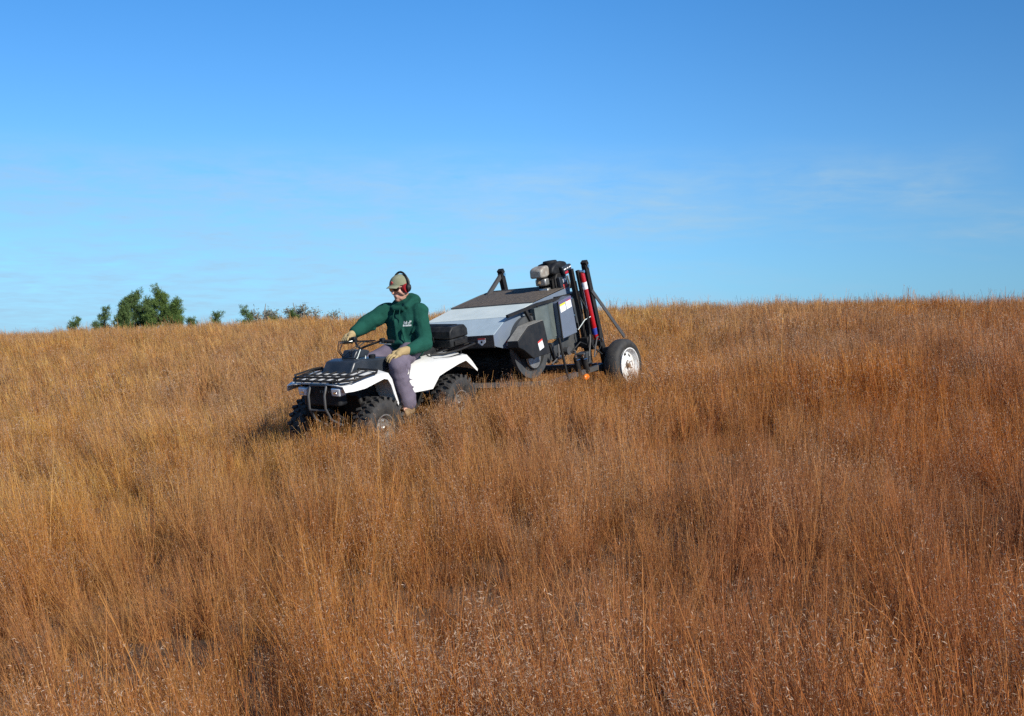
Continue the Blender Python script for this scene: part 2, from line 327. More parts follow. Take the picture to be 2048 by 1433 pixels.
def ground_z(x, y):
    x = np.atleast_1d(np.asarray(x, float)); y = np.atleast_1d(np.asarray(y, float)); out = np.empty(len(x))
    for s in range(0, len(x), 20000):
        xs, ys = x[s:s+20000], y[s:s+20000]
        d = (xs[:, None] - P_[None, :, 0]) ** 2 + (ys[:, None] - P_[None, :, 1]) ** 2
        z = tps_k(d) @ Wt[:-3] + Wt[-3] + Wt[-2] * xs + Wt[-1] * ys
        rr = np.sqrt(xs ** 2 + ys ** 2); k = np.clip((rr - 62) / 40, 0, 1); k = k * k * (3 - 2 * k)
        k2 = np.clip((-ys - 6) / 10, 0, 1); k = np.maximum(k, k2); far = np.where(ys > 20, -4.0, -2.5)
        out[s:s+20000] = z * (1 - k) + far * k
    return out
def make_ground():
    # one sheet: fine near, coarse to the horizon
    a = np.concatenate([-np.geomspace(3000, 45, 14), np.linspace(-42, 42, 113), np.geomspace(45, 3000, 14)])
    b = np.concatenate([-np.geomspace(3000, 16, 12), np.linspace(-14, 90, 141), np.geomspace(95, 3000, 14)])
    X, Y = np.meshgrid(a, b); Z = ground_z(X.ravel(), Y.ravel())
    nx, ny = len(a), len(b); vs = np.column_stack([X.ravel(), Y.ravel(), Z])
    fs = [(j*nx+i, j*nx+i+1, (j+1)*nx+i+1, (j+1)*nx+i) for j in range(ny-1) for i in range(nx-1)]
    me = bpy.data.meshes.new('ground'); me.from_pydata(vs.tolist(), [], fs)
    o = link('ground', me, mat('thatch_soil', (.10, .052, .022), .95, scale=3, col2=(.055, .03, .014), bump=.5, bscale=20), angle=180)
    o['kind'] = 'structure'; return o
make_ground()
# ------------------------------------------------------------------ grass: one mass nobody could count
def tuft_mesh(name, nstem, h, wid, spread, nseed, nleaf, seed, seedsize=.0037, kindbias=0.):
    g = np.random.default_rng(seed); V = []; Fc = []; K = []; Rn = []
    def ribbon(p0, dirv, length, w, bend, kind, rnd, segs, taper=.35, curl=0.):
        nonlocal V, Fc, K, Rn
        yaw = g.uniform(0, 2 * np.pi); side = np.array([np.cos(yaw), np.sin(yaw), 0]); d = np.array(dirv) / np.linalg.norm(dirv)
        p = np.array(p0, float); base = len(V); out = [p.copy()]
        for i in range(segs + 1):
            t = i / segs; ww = w * (1 - (1 - taper) * t)
            V.append(p - side * ww / 2); V.append(p + side * ww / 2)
            d = d + np.array(bend) * (length / segs); d = d / np.linalg.norm(d)
            if curl: d = d + np.array([0, 0, -curl * t]); d /= np.linalg.norm(d)
            p = p + d * length / segs; out.append(p.copy())
        for i in range(segs):
            a = base + 2 * i; Fc.append((a, a + 1, a + 3, a + 2)); K.append(kind); Rn.append(rnd)
        return out
    for s in range(nstem):
        r = abs(g.normal(0, .035)) + .005; a = g.uniform(0, 2 * np.pi); lean = spread * g.uniform(.15, 1.) 
        p0 = (r * np.cos(a), r * np.sin(a), -.03); L = h * g.uniform(.62, 1.12)
        aa = a + g.normal(0, .5); dv = (lean * np.cos(aa), lean * np.sin(aa), 1)
        rnd = float(np.clip(g.normal(.50 + kindbias, .26), 0, 1))
        pts = ribbon(p0, dv, L, wid * g.uniform(.7, 1.3), (g.normal(0, .18), g.normal(0, .18), 0), 0., rnd, 5)
        # awned racemes: tiny pale tufts on the upper stem
        nn = int(nseed * g.uniform(.3, 1.5))
        for q in range(nn):
            t = g.uniform(.42, 1.0) * 5; i = min(int(t), 4); f = t - i
            c = pts[i] * (1 - f) + pts[i + 1] * f + g.normal(0, .017, 3); ss = seedsize * g.uniform(.5, 1.3)
            u = g.normal(0, 1, 3); u /= np.linalg.norm(u); v = np.cross(u, g.normal(0, 1, 3)); v /= np.linalg.norm(v)
            b = len(V); V += [c - u * ss * 1.7, c + u * ss * 1.7, c + v * ss * .55]; Fc.append((b, b + 1, b + 2)); K.append(1.); Rn.append(float(g.uniform(0, 1)))
        # fine side branches
        for q in range(2):
            t = g.uniform(.35, .85) * 5; i = min(int(t), 4); f = t - i; c = pts[i] * (1 - f) + pts[i + 1] * f
            ribbon(c, (g.normal(0, .35), g.normal(0, .35), 1), h * g.uniform(.12, .25), wid * .5, (0, 0, 0), 0., float(np.clip(rnd + g.normal(0, .15), 0, 1)), 2)
    for s in range(nleaf):
        r = abs(g.normal(0, .05)); a = g.uniform(0, 2 * np.pi); p0 = (r * np.cos(a), r * np.sin(a), -.02)
        ribbon(p0, (g.normal(0, .5), g.normal(0, .5), 1), h * g.uniform(.3, .75), wid * 1.3, (g.normal(0, 1.3), g.normal(0, 1.3), 0), 0.4, float(np.clip(g.normal(.42, .32), 0, 1)), 6, .2, curl=g.uniform(.0, .5))
    me = bpy.data.meshes.new(name); me.from_pydata([tuple(v) for v in V], [], Fc)
    for nm, dat in (('kind', K), ('rnd', Rn)):
        at = me.attributes.new(nm, 'FLOAT', 'FACE'); at.data.foreach_set('value', np.array(dat, np.float32))
    me.materials.append(M['grass'])
    return bpy.data.objects.new(name, me)
tufts = bpy.data.collections.new('grass_tufts')      # never linked: only the grass object reads it
NV = 0
def reg(o):
    global NV
    tufts.objects.link(o); o.name = 'grass_tuft_%02d' % NV; NV += 1
for s in range(6): reg(tuft_mesh('t', 24, .60, .0034, .24, 8, 34, 100 + s))                      # 0-5 upright orange bunch (near)
for s in range(4): reg(tuft_mesh('t', 22, .54, .0026, .34, 30, 30, 200 + s, seedsize=.0044))      # 6-9 fluffy seed bunch (near)
for s in range(3): reg(tuft_mesh('t', 8, .34, .0032, .6, 8, 80, 300 + s))                         # 10-12 low leaf litter (near)
for s in range(5): reg(tuft_mesh('t', 30, .60, .0050, .22, 7, 12, 400 + s, seedsize=.0060))        # 13-17 mid
for s in range(3): reg(tuft_mesh('t', 22, .54, .0048, .32, 26, 10, 500 + s, seedsize=.0066))       # 18-20 mid fluffy
for s in range(5): reg(tuft_mesh('t', 22, .62, .0085, .26, 4, 6, 600 + s, seedsize=.011))         # 21-25 far
for s in range(2): reg(tuft_mesh('t', 18, .58, .0085, .34, 12, 6, 700 + s, seedsize=.012))         # 26-27 far fluffy

for s in range(3): reg(tuft_mesh('t', 5, .78, .0042, .30, 5, 2, 800 + s, kindbias=.45))               # 28-30 tall pale stray stalks
def vnoise(x, y, s, seed=0.):
    return np.array([mnoise.noise(Vector((a * s + seed, b * s * .7 - seed, seed))) for a, b in zip(x, y)])
def make_grass():
    bands = [(-1.5, 3., 40, 0), (3., 7.5, 58, 0), (7.5, 11., 46, 0), (11., 18, 30, 1), (18, 30, 20, 2), (30, 46, 15, 2), (46, 75, 3., 2)]
    X = []; Y = []; L = []
    for y0, y1, dens, lod in bands:
        w0 = .46 * max(y0, 0) + 3.2; w1 = .46 * max(y1, 0) + 3.2; n = int((w0 + w1) * (y1 - y0) * dens)
        y = rng.uniform(y0, y1, n); x = rng.uniform(-1, 1, n) * (.46 * np.maximum(y, 0) + 3.2)
        X.append(x); Y.append(y); L.append(np.full(n, lod))
    for (tf, x0, x1, y0, y1, dens) in ((toA, -1.5, 1.9, .56, 1.5, 34), (toA, 1.15, 1.8, -.8, .56, 10), (toT, .2, 2.0, 1.0, 1.7, 15), (toT, -.8, .4, 1.07, 1.9, 16)):
        n = int((x1 - x0) * (y1 - y0) * dens); q = [tf((rng.uniform(x0, x1), rng.uniform(y0, y1), 0)) for _ in range(n)]
        X.append(np.array([v.x for v in q])); Y.append(np.array([v.y for v in q])); L.append(np.full(n, 1))
    X = np.concatenate(X); Y = np.concatenate(Y); L = np.concatenate(L)
    Z = ground_z(X, Y)
    nl = vnoise(X, Y, .45, 3.1); nm = vnoise(X, Y, 1.6, 7.7); ns = vnoise(X, Y, .9, 11.3)
    u = rng.uniform(0, 1, len(X))
    scl = .80 + .38 * nm + .22 * nl + rng.normal(0, .13, len(X)); scl = np.clip(scl, .42, 1.35)
    fl = (ns * .55 + .75 * (u - .5)) > .12; scl = np.where(Y > 19, .74 + (scl - .8) * .4, scl)
    low = (rng.uniform(0, 1, len(X)) < .22 - .25 * nm)
    idx = np.zeros(len(X), int)
    a = rng.integers(0, 1000, len(X))
    idx = np.where(L == 0, np.where(low, 10 + a % 3, np.where(fl, 6 + a % 4, a % 6)), np.where(L == 1, np.where(fl, 18 + a % 3, 13 + a % 5), np.where(fl, 26 + a % 2, 21 + a % 5)))
    near_ = Y < 11; scl = np.where(near_, scl + .26 * nm - .03, scl); scl = np.clip(scl, .38, 1.4)
    scl = np.where((Y > 19) & (u < .07), scl * 1.25, scl); idx = np.where((Y < 14) & (u > .965), 28 + a % 3, idx)
    # keep gaps where the earth shows a little
    gap = (nm < -.30) & (rng.uniform(0, 1, len(X)) < .55) & (Y < 12); idx = np.where(gap, 10 + a % 3, idx); scl = np.where(gap, np.maximum(scl, .85), scl); keep = (X ** 2 + (Y) ** 2) > .55 ** 2
    # machines press the grass down beneath and behind them
    Pw = np.column_stack([X, Y, Z])
    for (O_, R_, boxes) in ((OA, RA, [(-1.12, 1.02, -.52, .50, .30)]), (OT, RT, [(.25, 1.95, -.65, .60, .30), (-.45, .35, -1.0, .80, .35), (1.8, 2.3, -.3, .3, .4), (-.28, .30, .86, 1.04, .12), (-6, -.3, -.62, .52, .62), (-6, -.3, -1.1, -.8, .3), (-6, -.3, .84, 1.06, .3)])):
        l = (Pw - np.array(O_)) @ np.array(R_) / (KT if O_ is OT else 1)
        for x0, x1, y0, y1, hmax in boxes:
            ins = (l[:, 0] > x0) & (l[:, 0] < x1) & (l[:, 1] > y0) & (l[:, 1] < y1)
            scl = np.where(ins, np.minimum(scl, hmax / .68), scl)
    for (x, y) in ((.6, .42), (.6, -.42), (-.64, .42), (-.64, -.42)):
        l = (Pw - np.array(OA)) @ np.array(RA); ins = (abs(l[:, 0] - x) < .24) & (abs(l[:, 1] - y) < .12); keep &= ~ins
    l = (Pw - np.array(OA)) @ np.array(RA); near = (l[:, 1] > .52) & (l[:, 1] < 1.6) & (abs(l[:, 0]) < 1.9)
    scl = np.where(near, np.clip(scl, .78, 1.12), scl)
    l = (Pw - np.array(OT)) @ np.array(RT) / KT; near = (l[:, 1] > 1.06) & (l[:, 1] < 2.3) & (l[:, 0] > -.9) & (l[:, 0] < .6)
    scl = np.where(near, np.clip(scl, .6, .86), scl)
    l = (Pw - np.array(OT)) @ np.array(RT) / KT; q3 = (l[:, 0] > .8) & (l[:, 0] < 2.2) & (l[:, 1] > .5) & (l[:, 1] < 1.8); scl = np.where(q3, np.minimum(scl, .78), scl)
    l = (Pw - np.array(OA)) @ np.array(RA); fr = (l[:, 0] > .7) & (l[:, 0] < 2.0) & (l[:, 1] > -1.3) & (l[:, 1] < .50); scl = np.where(fr, np.minimum(scl, .62), scl)
    X, Y, Z, idx, scl = X[keep], Y[keep], Z[keep], idx[keep], scl[keep]; n = len(X)
    nb = vnoise(X, Y, .35, 21.); na = vnoise(X, Y, .35, 33.)
    lean = -.10 - .16 * np.clip(-X / 4, -.2, 1) + .26 * nb + rng.normal(0, .13, n)
    rot = np.column_stack([rng.normal(0, .10, n) + .2 * na, lean, rng.uniform(0, 6.283, n)])
    # yaw first, then the lean in world axes
    rots = np.empty((n, 3), np.float32)
    for i in range(n):
        q = Euler((rot[i, 0], rot[i, 1], 0)).to_quaternion() @ Euler((0, 0, rot[i, 2])).to_quaternion(); e = q.to_euler(); rots[i] = (e.x, e.y, e.z)
    me = bpy.data.meshes.new('grass'); me.vertices.add(n); me.vertices.foreach_set('co', np.column_stack([X, Y, Z]).astype(np.float32).ravel())
    me.attributes.new('rot', 'FLOAT_VECTOR', 'POINT').data.foreach_set('vector', rots.ravel())
    sv = np.column_stack([scl * rng.uniform(.85, 1.2, n), scl * rng.uniform(.85, 1.2, n), scl]).astype(np.float32)
    me.attributes.new('scl', 'FLOAT_VECTOR', 'POINT').data.foreach_set('vector', sv.ravel())
    me.attributes.new('idx', 'INT', 'POINT').data.foreach_set('value', idx.astype(np.int32)); me.update()
    o = bpy.data.objects.new('grass', me); COL.objects.link(o); me.materials.append(M['grass'])
    ng = bpy.data.node_groups.new('scatter_grass', 'GeometryNodeTree')
    ng.interface.new_socket('Geometry', in_out='INPUT', socket_type='NodeSocketGeometry'); ng.interface.new_socket('Geometry', in_out='OUTPUT', socket_type='NodeSocketGeometry')
    gi = ng.nodes.new('NodeGroupInput'); go = ng.nodes.new('NodeGroupOutput'); ip = ng.nodes.new('GeometryNodeInstanceOnPoints')
    ci = ng.nodes.new('GeometryNodeCollectionInfo'); ci.inputs['Collection'].default_value = tufts; ci.inputs['Separate Children'].default_value = True; ci.inputs['Reset Children'].default_value = True
    def attr(nm, ty):
        a = ng.nodes.new('GeometryNodeInputNamedAttribute'); a.data_type = ty; a.inputs[0].default_value = nm; return a.outputs[0]
    e2r = ng.nodes.new('FunctionNodeEulerToRotation'); L_ = ng.links.new
    L_(gi.outputs[0], ip.inputs['Points']); L_(ci.outputs[0], ip.inputs['Instance']); ip.inputs['Pick Instance'].default_value = True
    L_(attr('idx', 'INT'), ip.inputs['Instance Index']); L_(attr('rot', 'FLOAT_VECTOR'), e2r.inputs[0]); L_(e2r.outputs[0], ip.inputs['Rotation'])
    L_(attr('scl', 'FLOAT_VECTOR'), ip.inputs['Scale']); L_(ip.outputs[0], go.inputs[0])
    mo = o.modifiers.new('scatter', 'NODES'); mo.node_group = ng
    o['kind'] = 'stuff'; o['label'] = 'rust orange and tan dry prairie grass covering the whole hillside'; o['category'] = 'grass'
    print('grass tufts', n)
    return o
make_grass()
# ------------------------------------------------------------------ quad bike
def tyre(name, c, r, w, rim_r, parent, knobs=0, m='rubber'):
    b = MB(); h = w / 2
    b.lathe([(-h*.75, rim_r), (-h*.98, rim_r + (r-rim_r)*.35), (-h, rim_r + (r-rim_r)*.6), (-h*.86, r*.93), (-h*.6, r*.985), (0, r), (h*.6, r*.985), (h*.86, r*.93), (h, rim_r + (r-rim_r)*.6), (h*.98, rim_r + (r-rim_r)*.35), (h*.75, rim_r), (-h*.75, rim_r)], c, 'y', 44)
    if knobs:
        for k in range(knobs):
            for row in (-1, 0, 1):
                a = 2 * math.pi * (k + (.5 if row == 0 else 0)) / knobs; rr = r * (1.0 if row else 1.015)
                p = Vector((c[0] + math.cos(a) * rr, c[1] + row * h * .62, c[2] + math.sin(a) * rr)); rad = Vector((math.cos(a), 0, math.sin(a))); tan = Vector((-math.sin(a), 0, math.cos(a)))
                ax = Vector((0, 1, 0)); lx, ly, lz = .030, (.052 if row else .04), .018; sk = .35 * row
                t2 = (tan + ax * sk).normalized(); a2 = (ax - tan * sk).normalized()
                vs = [p + t2 * (i * lx / 2) + a2 * (j * ly) * .5 + rad * q for q in (-.03, lz) for i, j in ((-1,-1),(1,-1),(1,1),(-1,1))]
                b.add(vs, [(0,3,2,1),(4,5,6,7),(0,1,5,4),(1,2,6,5),(2,3,7,6),(3,0,4,7)])
    return b.build(name, m, parent)
def build_quad():
    q = thing('quad_bike', 'white and black four wheeled quad bike carrying the rider through the grass', 'quad bike', OA, RA)
    # wheels
    for (x, y, w, r) in ((.60, .40, .20, .290), (.60, -.42, .20, .290), (-.64, .41, .23, .285), (-.64, -.41, .23, .285)):
        c = (x, y, r + .005); s = 1 if y > 0 else -1; h = w / 2
        rim = MB().lathe([(-h*.8*s, .135), (h*.55*s, .13), (h*.8*s, .142), (h*.8*s, .130), (h*.35*s, .118), (h*.25*s, .06), (h*.55*s, .045), (h*.6*s, 0.004)], c, 'y', 32)
        wh = MB().tube([(x, y - s * h * .2, c[2]), (x, y + s * h * .2, c[2])], .05, 20).build('wheel', 'steelblack', q)
        tyre('tyre', c, r, w, .135, wh, knobs=22)
        ro = rim.build('rim', 'alloy', wh)
        MB().tube([(x, y + s * h * .1, c[2]), (x, y + s * (h * .8), c[2])], .028, 14).build('hub_cap', 'chrome', wh)
        for k in range(4):
            a = k * math.pi / 2 + .4; p = Vector((x + .075 * math.cos(a), y + s * h * .20, c[2] + .075 * math.sin(a))); MB().tube([p, p + Vector((0, s * .03, 0))], .010, 8).build('wheel_nut', 'chrome', wh)
    # white moulded bodywork
    def fender(sgn):
        S = [  # inner, mid, outer, lip   (x,|y|,z)
         ((1.03,.15,.800),(1.04,.27,.795),(1.03,.37,.778),(1.02,.385,.725)),
         ((.94,.16,.822),(.94,.30,.815),(.94,.41,.790),(.93,.42,.722)),
         ((.80,.17,.830),(.80,.32,.825),(.80,.43,.803),(.79,.44,.725)),
         ((.66,.17,.838),(.66,.33,.836),(.66,.445,.816),(.65,.455,.750)),
         ((.54,.17,.842),(.54,.33,.842),(.54,.45,.824),(.53,.46,.768)),
         ((.46,.17,.838),(.45,.33,.836),(.45,.45,.808),(.475,.46,.752)),
         ((.40,.18,.800),(.40,.33,.775),(.40,.45,.740),(.435,.46,.690)),
         ((.37,.20,.690),(.37,.33,.670),(.37,.45,.630),(.405,.46,.600)),
         ((.33,.22,.560),(.33,.33,.540),(.33,.45,.490),(.355,.46,.470))]
        return [[(x, sgn * y * (1 if sgn > 0 or y < .2 else .88), z) for x, y, z in r] for r in S]
    for sgn in (1, -1):
        sheet('front_fender', fender(sgn), 'white', q, .010)
    sheet('nose_panel', [[(x, y, z - .02*abs(y/.16)**2*0) for y in (-.16, 0, .16)] for x, z in ((1.02,.80),(.94,.822),(.80,.832),(.68,.838))], 'white', q, .008)
    def rear(sgn):
        S = [
         ((.10,.14,.700),(.10,.22,.695),(.09,.285,.660),(.08,.30,.520)),
         ((-.05,.14,.735),(-.05,.24,.728),(-.06,.300,.690),(-.07,.315,.510)),
         ((-.20,.14,.765),(-.20,.25,.758),(-.21,.315,.715),(-.22,.33,.500)),
         ((-.32,.14,.790),(-.32,.27,.782),(-.33,.355,.745),(-.345,.37,.500)),
         ((-.42,.14,.800),(-.42,.29,.795),(-.43,.400,.765),(-.425,.41,.620)),
         ((-.50,.14,.805),(-.50,.31,.800),(-.51,.440,.772),(-.495,.45,.655)),
         ((-.56,.14,.806),(-.56,.31,.800),(-.57,.450,.772),(-.58,.46,.675)),
         ((-.70,.14,.805),(-.70,.32,.798),(-.71,.455,.770),(-.70,.465,.698)),
         ((-.85,.14,.798),(-.85,.32,.790),(-.86,.460,.765),(-.825,.47,.712)),
         ((-.94,.14,.730),(-.94,.32,.720),(-.95,.455,.690),(-.915,.46,.652)),
         ((-1.04,.16,.610),(-1.04,.32,.600),(-1.045,.455,.580),(-1.03,.46,.562))]
        return [[(x, sgn * y, z) for x, y, z in r] for r in S]
    for sgn in (1, -1):
        sheet('rear_fender', rear(sgn), 'white', q, .010)
    # cowl, tank cover, pod, seat
    MB().prism([(.72,.80),(.61,.945),(.50,.955),(.30,.925),(.10,.905),(-.10,.875),(-.16,.80),(-.10,.72),(.30,.72),(.70,.77)], -.185, .185).build('tank_cover', 'navy', q, .03)
    MB().prism([(.50,.955),(.44,1.03),(.30,1.015),(.24,.99),(.30,.935)], -.085, .085).build('instrument_pod', 'navy', q, .012)
    sb = MB().prism([(.12,.80),(.02,.845),(-.20,.845),(-.45,.865),(-.72,.880),(-.78,.84),(-.76,.79),(-.30,.755),(.10,.735)], -.15, .15); seat = sb.build('seat', 'black', q, .035)
    MB().prism([(.45,.30),(.50,.70),(.10,.74),(-.35,.70),(-.55,.50),(-.40,.30)], -.14, .14).build('engine', 'steelblack', q, .02)
    fins = MB()
    for k in range(6): fins.box((-.02, -.165, .42 + k*.03), (.20, .165, .432 + k*.03))
    fins.tube([(.10,.14,.38),(.10,.19,.38)], .07, 20); fins.build('engine_fins', 'alloy', q)
    fb = MB()
    for s in (1, -1):
        fb.tube([(.98, s*.12,.55),(.70,s*.13,.36),(.3,s*.15,.30),(-.3,s*.15,.30),(-.6,s*.13,.40),(-.95,s*.12,.62)], .016, 8)
        fb.tube([(.60,s*.12,.30),(.60,s*.34,.27)], .014, 8); fb.tube([(.66,s*.12,.45),(.60,s*.33,.31)], .012, 8)
        fb.tube([(.62,s*.16,.72),(.60,s*.28,.32)], .026, 10)
        fb.tube([(-.55,s*.14,.68),(-.62,s*.24,.36)], .026, 10)
    fb.tube([(-.64,-.36,.285),(-.64,.36,.285)], .035, 12); fb.build('chassis', 'steelblack', q)
    for s in (1, -1):
        f = MB(); f.box((-.12, s*.30 if s>0 else -.46, .275), (.22, .46 if s>0 else s*.30, .29)); f.tube([(.22,s*.30,.29),(.25,s*.38,.33),(.22,s*.46,.30)], .01, 8); f.build('footrest', 'steelblack', q)
        MB().add([(.345,s*.17,.60),(.345,s*.44,.58),(.20,s*.44,.30),(.20,s*.17,.30),(.335,s*.17,.60),(.335,s*.44,.58),(.19,s*.44,.30),(.19,s*.17,.30)], [(0,1,2,3),(7,6,5,4),(0,4,5,1),(1,5,6,2),(2,6,7,3),(3,7,4,0)]).build('mud_flap', 'black', q)
        MB().prism([(.98,.72),(.95,.80),(.80,.82),(.60,.83),(.45,.81),(.36,.68),(.30,.50),(.28,.50),(.33,.70),(.30,.86),(.95,.86)][:8], s*.168, s*.20).build('inner_fender', 'black', q)
    # front: grille, bumper loops, headlights
    g = MB().box((.86,-.20,.58),(.985,.24,.775)); gr = g.build('grille', 'black', q, .02); gr.location = (0, .03, 0)
    for x0 in (.06, .085, .11, .16, .185): MB().box((.986, x0 - .045, .715), (.9885, x0 - .030, .735)).build('front_letter', 'greymetal', gr)
    bp = MB()
    for y in (-.075, .125):
        bp.tube([(.96, y, .80), (1.03, y, .79), (1.07, y, .70), (1.075, y, .58), (1.02, y + .01, .46), (.88, y + .02, .38)], .0125, 10)
    bp.tube([(1.03,-.075,.79),(1.03,.125,.79)], .011, 8); bp.tube([(1.07,-.075,.56),(1.07,.125,.56)], .011, 8); bpo = bp.build('bumper', 'frame', q); bpo.location = (0, .045, 0)
    for y0, y1 in ((.225, .325), (-.185, -.085)):
        h = MB().prism([(y0,.69),(y1,.685),(y1+.012,.765),(y0-.008,.772)], .93, 1.035, 'x').build('headlight', 'glassy', q, .014)
        MB().box((1.0365, (y0+y1)/2-.022, .712), (1.040, (y0+y1)/2+.022, .735)).build('bulb_reflector', 'chrome', h, .005)
    # racks
    rk = MB(); zf = .838
    rk.tube([(.60,-.40,zf+.012),(.58,.0,zf+.02),(.60,.42,zf+.012),(.66,.46,zf),(.95,.42,zf-.02),(1.06,.30,zf-.02),(1.07,0,zf-.02),(1.06,-.32,zf-.02),(.96,-.42,zf-.02),(.66,-.44,zf),(.60,-.40,zf+.012)], .012, 8)
    for y in (-.30,-.18,-.06,.06,.18,.30): rk.tube([(.60,y,zf+.012),(1.065,y,zf-.02)], .008, 6)
    rk.tube([(.82,-.43,zf-.008),(.82,.44,zf-.008)], .009, 6)
    rk.tube([(.95,.42,zf+.016),(1.05,.28,zf+.014),(1.05,-.30,zf+.014),(.96,-.40,zf+.016),(.66,-.42,zf+.026),(.60,-.34,zf+.03)], .010, 8)
    for x, y in ((.95,.42),(1.05,.28),(1.05,-.30),(.96,-.40),(.66,-.42)): rk.tube([(x,y,zf+.02),(x,y,zf-.02)], .007, 6)
    rk.tube([(1.045,.16,.80),(1.05,.32,.785),(.98,.425,.80),(.74,.455,.835),(.68,.44,.845)], .006, 6)
    for y in (-.2,.2): rk.tube([(1.0,y,zf-.01),(.98,y,.76)], .008, 6); rk.tube([(.66,y,zf),(.66,y,.80)], .008, 6)
    rko = rk.build('front_rack', 'steelblack', q); rko.scale = (.97, .90, 1); rko.location = (.0, .055, .012)
    rr = MB(); zr = .84
    rr.tube([(-.50,.26,zr-.015),(-.60,.36,zr-.02),(-.85,.38,zr-.02),(-1.20,.34,zr-.01),(-1.24,.25,zr-.01),(-1.24,-.25,zr-.01),(-1.20,-.34,zr-.01),(-.60,-.36,zr-.02),(-.50,-.26,zr-.015)], .012, 8)
    for y in (-.24,-.12,0,.12,.24): rr.tube([(-.56 if abs(y)>.2 else -.80,y,zr-.014),(-1.24,y,zr-.01)], .008, 6)
    rr.tube([(-.52,.20,zr-.02),(-.46,.34,zr-.05),(-.62,.42,zr-.055),(-.80,.44,zr-.05),(-.88,.38,zr-.03)], .006, 6)
    rr.tube([(-.9,.2,zr-.02),(-.85,.2,.78)], .009, 6); rr.tube([(-.9,-.2,zr-.02),(-.85,-.2,.78)], .009, 6)
    rr.build('rear_rack', 'steelblack', q)
    # steering
    hb = MB(); L, Rr = (.15,.32,1.070), (.09,-.35,1.065)
    hb.tube([L, (.17,.17,1.078), (.24,.07,1.045), (.28,0,1.02), (.23,-.09,1.035), (.13,-.19,1.085), Rr], .0115, 10); hb.tube([(.44,0,.86),(.28,0,1.02)], .020, 10)
    hb.tube([(.19,.12,1.085),(.17,-.13,1.075)], .007, 8)
    bar = hb.build('handlebar', 'steelblack', q)
    for (p0, p1) in (((.165,.19,1.077), L), ((.122,-.21,1.083), Rr)):
        v0, v1 = Vector(p0), Vector(p1); MB().tube([v0, v0 + (v1-v0)*.04, v1], [.024,.0175,.0165], 12).build('grip', 'black', bar)
        s = 1 if p1[1] > 0 else -1
        MB().tube([v0 + Vector((.02,0,-.008)), v0 + Vector((.075,s*.02,-.012)), v0 + Vector((.085,s*.08,-.014)), v1 + Vector((.07,s*.02,-.016))], [.006,.005,.005,.006], 8).build('brake_lever', 'alloy', bar)
        MB().box((v0.x-.02, v0.y-.02, v0.z-.025), (v0.x+.03, v0.y+.03, v0.z+.03)).build('switch_box', 'black', bar, .008)
    cb = MB()
    for dy, col in ((.10,0), (-.12,0), (.06,1), (-.16,1)):
        cb.tube([(.20,dy,1.07),(.36,dy*1.3,1.10),(.50,dy*.7,1.03),(.48,dy*.4,.96)], .005, 6)
    cb.build('control_cables', 'black', bar)
    c2 = MB(); c2.tube([(.40,.095,1.03),(.46,.10,.96),(.52,.12,.945),(.62,.13,.86)], .0045, 6); c2.tube([(.36,.12,.96),(.42,.15,.90),(.46,.172,.84)], .0045, 6); c2.build('cable_wires', 'galv', q)
    MB().tube([(.24,.10,.918),(.24,.10,.955)], .035, 18).build('fuel_cap', 'black', q, .005)
    # tow hitch
    MB().box((-1.12,-.035,.36),(-.70,.035,.385)).tube([(-1.09,0,.385),(-1.09,0,.44)], .016, 12).build('tow_hitch', 'steelblack', q)
    return q
build_quad()
def build_box():
    b = thing('storage_box', 'black plastic cargo box strapped on the rear rack behind the rider', 'storage box', toA((-.98, -.05, .845)), RA)
    def P(poly, y0, y1): return MB().prism([(x + .98, z - .845) for x, z in poly], y0 + .05, y1 + .05)
    P([(-.825,.846),(-.815,.93),(-1.145,.93),(-1.135,.846)], -.41, .30).build('case', 'black', b, .012)
    lid = P([(-.812,.935),(-.822,1.015),(-.87,1.062),(-1.09,1.062),(-1.14,1.015),(-1.148,.935)], -.415, .305).build('lid', 'black', b, .014)
    MB().box((-.09, .352, .015), (.10, .368, .060)).box((-.06,.368,.03),(.07,.374,.042)).build('handle', 'steelblack', b, .005)
    for y in (-.18, .12):
        MB().box((.160, y - .02, .055), (.172, y + .02, .115)).build('latch', 'steelblack', b, .003)
    for k in range(3): MB().box((-.08 + k*.07, -.30, .215), (-.055 + k*.07, .28, .2225)).build('lid_rib', 'black', lid)
build_box()

# ------------------------------------------------------------------ rider
def cap_(b, p0, p1, r0, r1, flat=None, n=14):       # tapered capsule, optional flattening (axis vector, factor)
    p0 = Vector(p0); p1 = Vector(p1); d = (p1 - p0); Ld = d.length; d = d.normalized() if Ld > 1e-6 else Vector((0,0,1))
    pts = []; rs = []
    for k in range(5, -1, -1):
        a = math.pi / 2 * k / 5.2; pts.append(p0 - d * r0 * math.sin(a)); rs.append(max(r0 * math.cos(a), r0*.08))
    for k in range(0, 6):
        a = math.pi / 2 * k / 5.2; pts.append(p1 + d * r1 * math.sin(a)); rs.append(max(r1 * math.cos(a), r1*.08))
    n0 = len(b.v); b.tube(pts, rs, n)
    if flat:
        ax = Vector(flat[0]).normalized(); c = (p0 + p1) / 2
        for i in range(n0, len(b.v)):
            v = Vector(b.v[i]); t = ((v - p0).dot(d)) ; q = p0 + d * t; o = v - q; b.v[i] = tuple(v - ax * o.dot(ax) * (1 - flat[1]))
    return b
